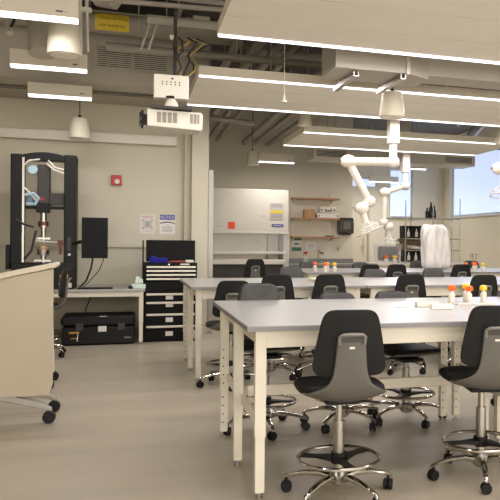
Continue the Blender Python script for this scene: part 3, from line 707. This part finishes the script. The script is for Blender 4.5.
chair('low grey lab chair behind the front bench, just left of the nearest chair back', 1.49, 5.11, PI-.05, -.055, .9, F_)
chair('low lab chair behind the front bench, in line with the white tube racks', 1.985, 5.11, PI+.12, -.05, .35, F_)
chair('low lab chair behind the front bench at the right edge, behind the yellow capped bottle', 3.02, 5.11, PI, -.055, .2, F_)
chair('black lab chair at the left end of the middle bench, seat beside the bench leg', 0.88, 6.8, -.05, -.02, .9, A_)
chair('black lab chair at the middle bench, second from the column end', 1.32, 7.1, 0, .02, .3, A_)
chair('black lab chair at the middle bench, behind the nearest chair of all', 1.845, 7.1, 0, .02, 1., A_)
chair('black lab chair at the middle bench, behind the white tube racks', 2.7, 7.1, 0, .02, .2, A_)
chair('black lab chair at the middle bench, behind the capped bottles of the front bench', 3.53, 7.1, 0, .01, .6, A_)
chair('grey lab chair beyond the middle bench, below the left end of the wooden shelves', 1.86, 8.5, PI, .03, .4, F_)
chair('grey lab chair beyond the middle bench, right of the four small capped bottles', 2.95, 8.5, PI, 0, .9, F_)
chair('grey lab chair beyond the middle bench, left of the plastic covered equipment', 3.77, 8.5, PI, .01, .2, F_)
chair('black lab chair at the far bench, partly behind a grey chair by the four bottles', 3.31, 10.34, .1, .02, .1, A_)
chair('black lab chair at the far bench, below the pair of orange and yellow capped bottles', 3.75, 10.34, 0, .02, .5, A_)
chair('black lab chair at the far bench, right of the plastic covered equipment', 4.81, 10.34, 0, .02, .8, A_)
chair('dark lab chair beyond the far bench, in front of the sink faucet', 2.84, 11.75, PI, 0, .3, F_)
chair('dark lab chair beyond the far bench, left of the far door side', 3.79, 11.75, PI, 0, .7, F_)
chair('dark lab chair beyond the far bench, in front of the lower black bin', 4.87, 11.75, PI, .03, .1, F_)
chair('dark lab chair beyond the far bench, right of the wire rack', 5.93, 11.75, PI, .03, .5, F_)
chair('black lab chair standing alone in front of the white safety cabinet', 1.92, 12.1, 0, .05, .3, A_)
chair('black task chair half hidden behind the lectern, turned to the left desk', -1.0, 9.05, PI/2, 0, .35)
bpy.context.view_layer.update()
for r, label, x, y, rz, lift, base, group in places:
    r.location = (x, y, 0); r.rotation_euler = (0, 0, rz); r['label'] = label
    if group: r['group'] = group
    for ch in [o for o in bpy.data.objects if o.parent == r]:
        nm = ch.name.split('.')[0]
        if nm in BASE: ch.rotation_euler = (0, 0, base)
        elif lift: ch.location.z += lift

# ------------------------------------------------------------------ bench-top things
def bottle(label, x, y, z, capm, hh=.115, r=.022, group='wash bottles with coloured caps'):
    b = thing('capped_bottle', label, 'bottle', (x, y, z), random.random()*3, group)
    k = hh/.115
    MB().lathe([(r*.92, 0), (r, .004), (r, .062*k), (r*.6, .074*k), (r*.5, .088*k)], n=20).build('bottle_body', M_white, b)
    m = MB(); N = 30
    def star(s, zz): return [((r*1.08+.004*math.cos(5*2*PI*i/N))*s*math.cos(2*PI*i/N), (r*1.08+.004*math.cos(5*2*PI*i/N))*s*math.sin(2*PI*i/N), zz) for i in range(N)]
    m.loft([star(.7, .086*k), star(1, .092*k), star(1.05, .105*k), star(.95, .118*k), star(.55, .124*k)])
    m.build('cap', capm, b)
    return b
bottle('orange capped white bottle at left of the group on the front bench', 2.203, 4.778, .91, M_orange, .125, .025)
bottle('yellow capped white bottle partly hidden behind an orange cap on the front bench', 2.39, 4.92, .91, M_yellow, .125, .025)
bottle('orange capped white bottle in the middle of the front bench group', 2.342, 4.778, .91, M_orange, .118, .024)
bottle('yellow capped white bottle at right of the front bench group', 2.491, 4.835, .91, M_yellow, .118, .023)
tr = thing('bottle_tray', 'low white tray under the capped bottles on the front bench', 'tray', (2.321, 4.735, .91))
m = MB().box((-.13, -.09, 0), (.17, -.06, .012)).box((-.13, -.06, 0), (.17, .03-.06, .006)); m.build('tray', M_white, tr, bevel=.002)
for i, (x, cm, l) in enumerate(((2.633, M_orange, 'small orange capped bottle at left of four on the far bench'), (2.74, M_orange, 'small orange capped bottle second from left of four on the far bench'), (2.828, M_yellow, 'small yellow capped bottle third of four on the far bench, taller standing'), (2.886, M_yellow, 'small yellow capped bottle at right of four on the far bench'))):
    bottle(l, x, 10.44+(.2 if i in (0, 2) else 0), .91, cm, .125, .030)
bottle('small orange capped bottle standing on the rack side counter, left of a pair', 5.226, 14.718, .91, M_orange, .16, .05)
bottle('small yellow capped bottle standing on the rack side counter, right of a pair', 5.421, 14.718, .91, M_yellow, .16, .05)
for x, y, cm, l in ((5.07, 10.46, M_orange, 'orange capped bottle on the far bench, left of the three at the right edge'), (5.226, 10.46, M_orange, 'orange capped bottle on the far bench, middle of the three at the right edge'), (5.38, 10.46, M_yellow, 'yellow capped bottle on the far bench, cut by the right edge'), (5.40, 10.84, M_orange, 'orange capped bottle on the far bench, rear one behind the three at the right edge'), (5.635, 11.23, M_red, 'red capped bottle at the extreme right of the far bench')):
    bottle(l, x, y, .91, cm, .125, .030)
def rack(label, x, y, rz):
    r = thing('tube_rack', label, 'tube rack', (x, y, .91), rz, 'white tube racks on the front bench')
    boxobj('rack_body', (-.075, -.03, 0), (.075, .03, .036), mat('rack_cream', (240, 234, 218), .5, var=.02), r, .004)
    m = MB()
    for i in range(8):
        for j in range(3): m.cyl((-.063+i*.018, -.019+j*.019, .0358), (-.063+i*.018, -.019+j*.019, .0366), .0055, n=10)
    m.build('tube_hole', mat('hole_tan', (170, 158, 130), .7, var=.02), r)
rack('white tube rack on the front bench, rear one of the two', 1.916, 4.565, -.03)
rack('white tube rack on the front bench, nearer one of the two', 1.94, 4.366, -.05)
tag(MB().box((1.696, 4.522, .91), (1.765, 4.565, .914)).build('paper_slip', M_label), 'tiny white paper slip on the front bench, left of the tube racks', 'paper')
tag(MB().box((1.755, 4.351, .91), (1.882, 4.451, .913)).build('paper_sheet', M_label), 'white paper sheet lying just left of the nearer tube rack', 'paper')
tag(MB().box((1.882, 7.465, .91), (1.989, 7.892, .945)).build('white_box', mat('box_cream', (226, 215, 188), .6, var=.02), bevel=.004), 'low cream box on the middle bench between two black chair backs', 'box')
ps = thing('pipette_stand', 'small pale pipette stand at the right edge of the far bench', 'pipette stand', (5.479, 11.021, .91))
MB().cyl((0, 0, 0), (0, 0, .01), .05).cyl((0, 0, 0), (0, 0, .27), .006).box((-.06, -.01, .25), (.07, .01, .262)).build('stand', M_steel, ps)
for dx in (-.05, -.01, .05): MB().cyl((dx, 0, .18), (dx, 0, .26), .005, n=8).cyl((dx, 0, .255), (dx, 0, .275), .01, n=8).build('pipette', M_dark, ps)

# ------------------------------------------------------------------ safety cabinet
hd = thing('safety_cabinet', 'white biological safety cabinet with glass sash behind the benches', 'safety cabinet', (2.486, 16.61, 0))
X0, X1 = -.95, .90
MB().prism([(-.40, 1.55), (-.36, 2.54), (.36, 2.54), (.36, 1.55)], lambda y, z: (X0, y, z), lambda y, z: (X1, y, z)).build('upper_housing', M_hoodw, hd, bevel=.012)
boxobj('lower_lip', (X0, -.405, 1.525), (X1+.02, -.33, 1.575), M_hoodw, hd, .01)
boxobj('side_wall', (X1-.11, -.36, .76), (X1+.02, .36, 1.55), M_hoodw, hd, .006)
boxobj('side_wall', (X0, -.36, .76), (X0+.08, .36, 1.55), M_hoodw, hd, .006)
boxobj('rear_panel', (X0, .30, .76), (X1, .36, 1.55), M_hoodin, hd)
boxobj('inner_post', (.52, .1, .95), (.72, .28, 1.52), M_alu, hd)
boxobj('work_surface', (X0+.08, -.36, .86), (X1-.11, .30, .90), M_steel, hd)
boxobj('armrest', (X0+.02, -.50, .84), (X1-.1, -.34, .95), M_label, hd, .02)
boxobj('sash_rail', (X0+.04, -.46, 1.075), (X1-.06, -.41, 1.135), M_label, hd, .006)
boxobj('sash_glass', (X0+.08, -.395, 1.12), (X1-.11, -.39, 1.53), M_glass, hd)
boxobj('base_box', (X0+.05, -.30, .55), (X1-.05, .34, .83), M_dark, hd)
for x in (X0+.08, X1-.14):
    for y in (-.3, .26): boxobj('leg', (x, y, 0), (x+.06, y+.06, .76), M_cream, hd, .004)
boxobj('shelf_rail', (X0+.1, -.28, .25), (X1-.1, -.24, .30), M_cream, hd)
def fy(z): return -.40+.04*(z-1.55)/.99
boxobj('orange_sign', (-.47, fy(1.7)-.012, 1.635), (-.32, fy(1.7)-.004, 1.785), M_osign, hd)
ml = boxobj('warning_label', (.475, fy(2.0)-.026, 1.87), (.765, fy(2.0)-.002, 2.235), mat('label_grey', (190, 188, 184), .6, var=.02), hd)
boxobj('yellow_band', (.475, fy(2.0)-.029, 2.0), (.765, fy(2.0)-.026, 2.07), M_ytape, ml)
d = MB()
for z in (2.20, 2.17, 2.14, 1.96, 1.93, 1.90): d.box((.495, fy(2.0)-.028, z), (.745, fy(2.0)-.026, z+.012))
d.build('fine_print', M_inkpale, ml)
m = MB(); lo = sup(.135, .032, 5, 28, .64, 1.725); m.prism(lo, lambda x, z: (x, fy(1.7)-.013, z), lambda x, z: (x, fy(1.7)-.003, z)); lg = m.build('blue_logo_plate', M_blue, hd)
d = MB()
for i in range(8): d.box((.545+i*.024, fy(1.7)-.0145, 1.715), (.562+i*.024, fy(1.7)-.0132, 1.737))
d.build('logo_lettering', M_paper2, lg)
d = MB()
for i in range(4): d.box((-.83+i*.075, fy(1.7)-.006, 1.685), (-.79+i*.075, fy(1.7)-.001, 1.697))
d.build('model_lettering', M_inkpale, hd)
boxobj('outlet', (.32, fy(1.9)-.012, 1.93), (.36, fy(1.9)-.002, 1.98), M_hoodw, hd)

# wooden wall shelves
def shelf(label, z, x1=4.836):
    s = thing('wall_shelf', label, 'shelf', (4.261, YH, z), 0, 'wooden shelves on the far wall')
    boxobj('board', (-.60, -.30, -.018), (x1-4.261, -.02, .018), M_wood, s, .003)
    for x in (-.56, .42):
        MB().prism([(0, -.02), (-.27, -.02), (-.25, -.035), (-.02, -.10), (0, -.10)], lambda y, zz: (x-.012, y-.005, zz), lambda y, zz: (x+.012, y-.005, zz)).build('bracket', M_white, s)
shelf('top wooden wall shelf, empty', 2.415)
shelf('middle wooden wall shelf holding a cardboard box and two white cases', 1.925)
shelf('bottom wooden wall shelf above the sink', 1.475)
for x, l in ((3.715, 'left'), (4.67, 'right')):
    tag(boxobj('shelf_standard', (x-.013, YH-.02, 1.35), (x+.013, YH, 2.6), M_white), l+' white metal upright holding the wooden wall shelves', 'shelf upright')
bx = thing('cardboard_box', 'brown cardboard box on the middle wooden shelf', 'cardboard box', (4.085, 17.17, 1.943))
boxobj('box', (-.13, -.09, 0), (.13, .09, .21), M_card, bx, .004)
boxobj('tape', (-.02, -.091, .06), (.02, .091, .2112), mat('tape_tan', (190, 156, 112), .4, var=.03), bx)
for nm, lab, x, z, hw, hh in (('white_case', 'wide white case on the middle wooden shelf, under a smaller one', 4.544, 1.943, .28, .13), ('white_case', 'smaller white case with dark handle stacked on top of the wide one', 4.539, 2.073, .205, .155)):
    c = thing(nm, lab, 'case', (x, 17.17, z))
    boxobj('case_body', (-hw, -.12, 0), (hw, .1, hh*.96), M_white, c, .015)
    MB().box((-hw+.03, -.1225, hh*.25), (-hw+.06, -.12, hh*.6)).box((hw-.06, -.1225, hh*.25), (hw-.03, -.12, hh*.6)).build('latch', M_dark, c)
    if hw < .25: MB().tube([(-.07, -.12, .10), (-.07, -.14, .05), (.07, -.14, .05), (.07, -.12, .10)], .012).build('handle', M_dark, c)
tag(boxobj('dark_block', (4.505, 17.1, 1.493), (4.7, 17.25, 1.52), M_blackp, bevel=.004), 'small flat black object on the bottom wooden shelf', 'block')
pd = thing('paper_towel_dispenser', 'dark smoked paper towel dispenser on the far wall right of the shelves', 'towel dispenser', (5.031, YH, 1.56))
MB().prism([(0, 0), (-.22, .02), (-.24, .2), (-.22, .36), (-.17, .41), (0, .41)], lambda y, z: (-.19, y, z), lambda y, z: (.19, y, z)).build('cover', mat('smoked_plastic', (62, 56, 52), .22, var=.05), pd, bevel=.012)
boxobj('front_window', (-.08, -.245, .12), (.1, -.236, .31), mat('smoked_window', (104, 98, 92), .15, var=.05), pd, .003)
boxobj('outlet_slot', (-.14, -.2, -.012), (.14, -.04, .0), M_blackp, pd)
# wall sheets above the sink
s = thing('wall_notice', 'white sign with green bands on the far wall left of the sink', 'notice', (3.822, YH, 1.30))
boxobj('sheet', (-.12, -.005, -.17), (.12, 0, .17), M_label, s)
MB().box((-.12, -.008, -.165), (.12, -.005, -.075)).box((-.12, -.008, .10), (.12, -.005, .165)).box((-.06, -.008, -.01), (.06, -.005, .03)).build('green_band', M_green, s)
s = thing('wall_notice', 'white framed paper on the far wall above the sink', 'notice', (4.183, YH, 1.25))
boxobj('frame', (-.15, -.012, -.115), (.15, 0, .115), M_paper2, s)
boxobj('sheet', (-.135, -.014, -.10), (.135, -.011, .10), M_label, s)
d = MB()
for i in range(4): d.box((-.08, -.016, .045-i*.03), (.08-.02*(i % 2), -.0135, .052-i*.03))
d.build('fine_print', M_inkpale, s)
tag(boxobj('red_tag', (4.407, YH-.03, 1.07), (4.505, YH, 1.11), M_redmat, bevel=.004), 'small dark red outlet plate on the far wall right of the faucet', 'wall plate')
tag(MB().cyl((4.875, YH, 1.18), (4.875, YH-.08, 1.2), .025).box((4.856, YH-.1, 1.18), (4.914, YH-.05, 1.24)).build('wall_hook', M_strut), 'small metal hook on the far wall below the towel dispenser', 'hook')
# sink counter
sk = thing('sink_counter', 'grey topped sink counter under the wooden shelves', 'counter', (4.309, 16.995, 0))
boxobj('cabinet', (-.82, -.28, .08), (.96, .35, .80), M_cream, sk)
boxobj('counter_top', (-.85, -.33, .80), (.96, .35, .84), M_top, sk, .004)
boxobj('toe_kick', (-.78, -.22, 0), (.96, .35, .08), M_dark, sk)
boxobj('backsplash', (-.85, .31, .84), (.96, .35, .95), M_topedge, sk)
boxobj('front_fascia', (-.82, -.30, .68), (.96, -.28, .80), M_topedge, sk)
MB().tube([(.03, .2, .84), (.03, .2, 1.12), (.03, .17, 1.16), (.03, .1, 1.16), (.03, .07, 1.11)], .013).cyl((-.05, .2, .84), (-.05, .2, .89), .015).cyl((.11, .2, .84), (.11, .2, .89), .015).build('faucet', M_chrome, sk)
wbt = thing('spray_bottle', 'clear bottle with red trigger on the sink counter below the green sign', 'spray bottle', (3.919, 16.75, .84))
MB().lathe([(.055, 0), (.06, .02), (.058, .14), (.025, .2), (.02, .24)], n=18).build('bottle_body', M_clear, wbt)
MB().box((-.05, -.02, .24), (.04, .02, .285)).box((-.06, -.012, .19), (-.045, .012, .25)).cyl((0, 0, .22), (0, 0, .25), .026).build('trigger', M_red, wbt)

# ------------------------------------------------------------------ rack side counter, wire rack, bins
cn = thing('side_counter', 'pale counter below the wire rack in the far bay', 'counter', (6.337, 15.286, 0))
boxobj('counter_top', (-1.35, -.65, .87), (1.1, .55, .91), M_white, cn, .004)
for x in (-1.3, 1.0):
    for y in (-.6, .45): boxobj('leg', (x, y, 0), (x+.06, y+.06, .87), M_cream, cn, .004)
boxobj('apron', (-1.24, -.6, .79), (1.0, -.58, .87), M_cream, cn)
wr = thing('wire_rack', 'slender glassy wire rack of shelves standing on the far counter', 'rack', (6.581, 15.571, .91))
M_post = mat('post_pale', (188, 186, 176), .25, .4, var=.03)
for x, y, zt in ((-.66, -.2, 1.42), (.02, -.2, 1.55), (.70, -.2, 1.5), (-.98, .25, 1.05), (-.36, .25, 1.15), (.70, .25, 1.15)):
    MB().cyl((x, y, 0), (x, y, zt), .013, n=10).build('post', M_post, wr)
for z in (1.02, .55, .28):
    m = MB().box((-.98 if z > 1 else -.66, -.2, z-.012), (.70, -.185, z+.012)).box((-.98 if z > 1 else -.66, .235, z-.012), (.70, .25, z+.012))
    for i in range(12): m.box(((-.9 if z > 1 else -.6)+i*.13, -.19, z-.003), ((-.9 if z > 1 else -.6)+i*.13+.006, .24, z+.003))
    m.build('wire_shelf', M_post, wr)
def bin_(label, x0, x1, y, z, h, n):
    b = thing('storage_bin', label, 'bin', ((x0+x1)/2, y, z)); w = (x1-x0)/2
    m = MB().box((-w, -.12, 0), (w, -.1, h*.62)).box((-w, .1, 0), (w, .12, h)).box((-w, -.1, 0), (-w+.02, .1, h)).box((w-.02, -.1, 0), (w, .1, h)).box((-w, -.1, 0), (w, .1, .02)).box((-w, -.12, h*.93), (w, -.1, h))
    m.build('bin_shell', M_blackp, b)
    for i in range(n):
        x = (x0+x1)/2 - w + (i+.6)*2*w/(n+.2)
        q = thing('dropper_bottle', 'small white bottle in the %s' % label.split(' on ')[0].split(' below')[0], 'bottle', (x, y-.135, z+.03), 0, 'white bottles in the black bins')
        q['label'] = ('small white dropper bottle in the upper black bin', 'small white dropper bottle in the lower black bin')[0 if h > .275 else 1]
        MB().lathe([(.03, 0), (.034, .01), (.034, .10), (.015, .13), (.012, .17), (.006, .19)], n=14).build('bottle_body', M_white, q)
bin_('long black bin of white bottles on the rack below the dark bottles', 5.87, 6.90, 15.50, 1.472, .28, 5)
bin_('shorter black bin of white bottles below the long one', 5.90, 6.455, 15.50, .93, .27, 3)
tag(MB().box((5.869, 15.614, 1.2), (6.435, 15.855, 1.45)).box((5.869, 15.784, .92), (5.928, 15.855, 1.2)).build('wooden_box', M_brown), 'brown wooden box on the rack between the two black bins', 'box')
tag(MB().loft([[(6.045, 15.244, 1.235), (6.415, 15.244, 1.215), (6.415, 15.585, 1.215), (6.045, 15.585, 1.235)], [(6.045, 15.244, 1.30), (6.24, 15.244, 1.27), (6.415, 15.585, 1.245), (6.045, 15.585, 1.31)]]).build('folded_cloth', M_label), 'white folded sheet between the two black bins on the rack', 'cloth')
tag(boxobj('white_box', (6.435, 15.443, 1.756), (6.922, 15.784, 1.80), M_label, bevel=.006), 'flat white box lying on the long black bin', 'box')
for x, r, h, l, cm in ((6.53, .045, .24, 'short dark bottle on the top rack shelf, left of the red capped one', M_blackp), (6.63, .055, .38, 'tall dark bottle with red cap on the top rack shelf', M_red), (6.71, .05, .30, 'dark bottle on the top rack shelf, right of the red capped one', M_blackp)):
    b = thing('dark_bottle', l, 'bottle', (x, 15.571, 1.945))
    MB().lathe([(r*.9, 0), (r, .01), (r, h*.55), (r*.45, h*.78), (r*.4, h*.9)], n=16).build('bottle_body', mat('dark_glass', (36, 32, 32), .2, var=.05), b)
    MB().cyl((0, 0, h*.88), (0, 0, h), r*.45).build('cap', cm, b)
# plastic covered equipment
m = MB(); rings = []
for zi, (z, sx, sy) in enumerate(((-.0, .235, .18), (.12, .225, .175), (.3, .232, .178), (.5, .24, .18), (.63, .225, .17), (.70, .20, .15), (.735, .15, .11), (.74, .02, .02))):
    ring = []
    for x, y in sup(1, 1, 3.0, 64):
        a = math.atan2(y, x); f = 1+.08*math.sin(a*7+z*5)*(1-z*.7)+.05*math.sin(a*13-z*9)+.03*math.sin(a*4+z*11)
        ring.append((x*sx*f+.02*math.sin(z*6), y*sy*f, z+(.045*math.sin(a*3+.6)*(sx/.2) if z > .6 and sx > .1 else 0)))
    rings.append(ring)
m.loft(rings)
tag(m.build('covered_equipment', M_bag, sub=1, loc=(4.77, 11.0, .91)), 'tall equipment draped in a white plastic sheet on the far bench', 'covered equipment')
tb2 = thing('clear_tub', 'clear plastic tub with dark contents on the far counter left of the rack', 'tub', (5.362, 15.002, .91))
MB().loft([[(-.26, -.14, 0), (.24, -.14, 0), (.24, .14, 0), (-.26, .14, 0)], [(-.30, -.17, .42), (.28, -.17, .42), (.28, .17, .42), (-.30, .17, .42)]], cap=False).build('tub_wall', M_clear, tb2)
boxobj('contents', (-.21, -.1, .05), (.2, .1, .37), mat('slate_contents', (70, 76, 82), .6, var=.15, scale=8), tb2, .03)

# ------------------------------------------------------------------ extraction arms
def between(a, b, t): return V(a).lerp(V(b), t)
def ex_arm(label, o, J, r=.06, tilt=None, post_top=None):
    """o: post foot position (top elbow); J: joints of the arm relative to o (elbow, shoulder, wrist, wrist2, nozzle)"""
    a = thing('extraction_arm', label, 'extraction arm', o)
    z_up = ZC-o[2]
    boxobj('post', (-.072, -.072, .26), (.072, .072, z_up), M_arm, a, .006)
    MB().cyl((0, 0, .02), (0, 0, .27), r*.95, n=20).build('drop_tube', M_arm, a)
    e, s, w, w2, n = [V(q) for q in J]
    def joint(c, d, rr=.075, l=.13, name='joint'):
        d = V(d).normalized()
        m = MB().ball((0, 0, 0), rr, 18, (1, 1, l/rr*.75)); m.bm.transform(Matrix.Translation(c) @ V((0, 0, 1)).rotation_difference(d).to_matrix().to_4x4())
        j = m.build(name, M_arm, a)
        for q in (-1, 1): MB().cyl(V(c)+d*q*l*.70, V(c)+d*q*(l*.78), .02, n=12).build('knob', M_blackp, j)
    joint(e, (1, -.3, 0), .09, .13)
    MB().cyl(e, s, r, n=20).build('tube', M_arm, a)
    joint(s, (1, -.2, .0), .095, .15)
    MB().cyl(s, w, r, r*.85, n=20).build('tube', M_arm, a)
    joint(w, (1, -.3, .1), .085, .12)
    if (w2-w).length > .02:
        MB().cyl(w, w2, r, n=18).build('tube', M_arm, a)
        joint(w2, (1, -.2, .3), .088, .13)
    MB().cyl(w2, n, r*.8, n=18).build('nozzle', M_arm, a)
    # clear dome with white ribs
    R = (Matrix.Translation(n) @ V((0, 0, 1)).rotation_difference(V(tilt) if tilt else V((0, 0, 1))).to_matrix().to_4x4())
    prof = [(.045, 0), (.095, -.03), (.15, -.075), (.185, -.125), (.193, -.15)]
    dm = MB().lathe(prof, n=28, cap=False); dm.bm.transform(R); dome = dm.build('dome', M_clear, a)
    for q in (2, 4):
        rr, zz = prof[q]
        t = MB().tube([(rr*math.cos(2*PI*i/28), rr*math.sin(2*PI*i/28), zz) for i in range(28)], .007, 8, closed=True); t.bm.transform(R); t.build('rim', M_arm, dome)
    for k in range(3):
        c, s_ = math.cos(k*PI*2/3+.5), math.sin(k*PI*2/3+.5)
        t = MB().tube([(x*c, x*s_, z) for x, z in prof], .006, 8); t.bm.transform(R); t.build('rib', M_arm, dome)
    return a
ex_arm('white jointed fume extraction arm with clear dome, hanging at centre right', (3.51, 9.641, 2.50), [(0, 0, 0), (-0.663, 0, -.02), (-0.346, 0, -.57), (-0.463, -0.028, -.67), (-0.409, -0.028, -.86)], tilt=(-.42, .15, 1))
ex_arm('smaller looking extraction arm behind the first one, its clear dome over the far counter', (4.992, 13.011, 2.46), [(0, 0, 0), (-0.409, 0, -.14), (-0.429, 0, -.72), (-0.322, 0, -.80), (-0.312, 0, -.96)], r=.052)
ex_arm('extraction arm mostly beyond the right edge, only its joint and dome in view', (5.928, 9.641, 2.50), [(0, 0, 0), (-0.731, 0, -.02), (-0.40, 0, -.12), (-0.56, 0, -.17), (-0.66, 0, -.28)], tilt=(0.098, 0.142, 1))

# lamps of the far linear lights and daylight at the windows
lamp('lamp_cabinet', (2.983, 15.642, 3.06), .78, .09, 9, (255, 244, 230))
lamp('lamp_bay', (6.669, 19.055, 3.03), .85, .09, 25, (255, 244, 232))
lamp('lamp_duct', (6.464, 16.211, 3.12), .55, .09, 25, (255, 244, 232))
lamp('daylight_right', (XR-.06, 17.206, 3.1), 1.8, 3.6, 30, (205, 222, 255), (0, PI/2, 0))
lamp('daylight_far', (7.79, YF-.12, 2.9), .7, 1.4, 10, (205, 222, 255), (-PI/2, 0, 0))
# ------------------------------------------------------------------ world, camera
w = bpy.data.worlds.new('World'); bpy.context.scene.world = w; w.use_nodes = True
w.node_tree.nodes['Background'].inputs[0].default_value = lin((252, 246, 238))+(1,)
w.node_tree.nodes['Background'].inputs[1].default_value = 5.6
cam = bpy.data.cameras.new('Camera'); co = bpy.data.objects.new('Camera', cam); C.objects.link(co)
cam.sensor_width = 36; cam.lens = 720/500*36; cam.shift_x = -.24; cam.clip_start = .05
yaw, pitch, roll = math.radians(18.256), math.radians(-.525), math.radians(.62)
fw = V((math.sin(yaw)*math.cos(pitch), math.cos(yaw)*math.cos(pitch), math.sin(pitch)))
rt = fw.cross(V((0, 0, 1))).normalized(); up = rt.cross(fw)
Rx = rt*math.cos(roll)+up*math.sin(roll); Ux = up*math.cos(roll)-rt*math.sin(roll)
mw = Matrix((Rx, Ux, -fw)).transposed().to_4x4(); mw.translation = V((0, 0, 1.34))
co.matrix_world = mw
sc_ = bpy.context.scene
sc_.camera = co
sc_.view_settings.view_transform = 'Standard'
sc_.view_settings.exposure = .15
sc_.cycles.max_bounces = 12; sc_.cycles.diffuse_bounces = 9; sc_.cycles.transparent_max_bounces = 12
sc_.cycles.use_denoising = True
sc_.cycles.sample_clamp_indirect = 4
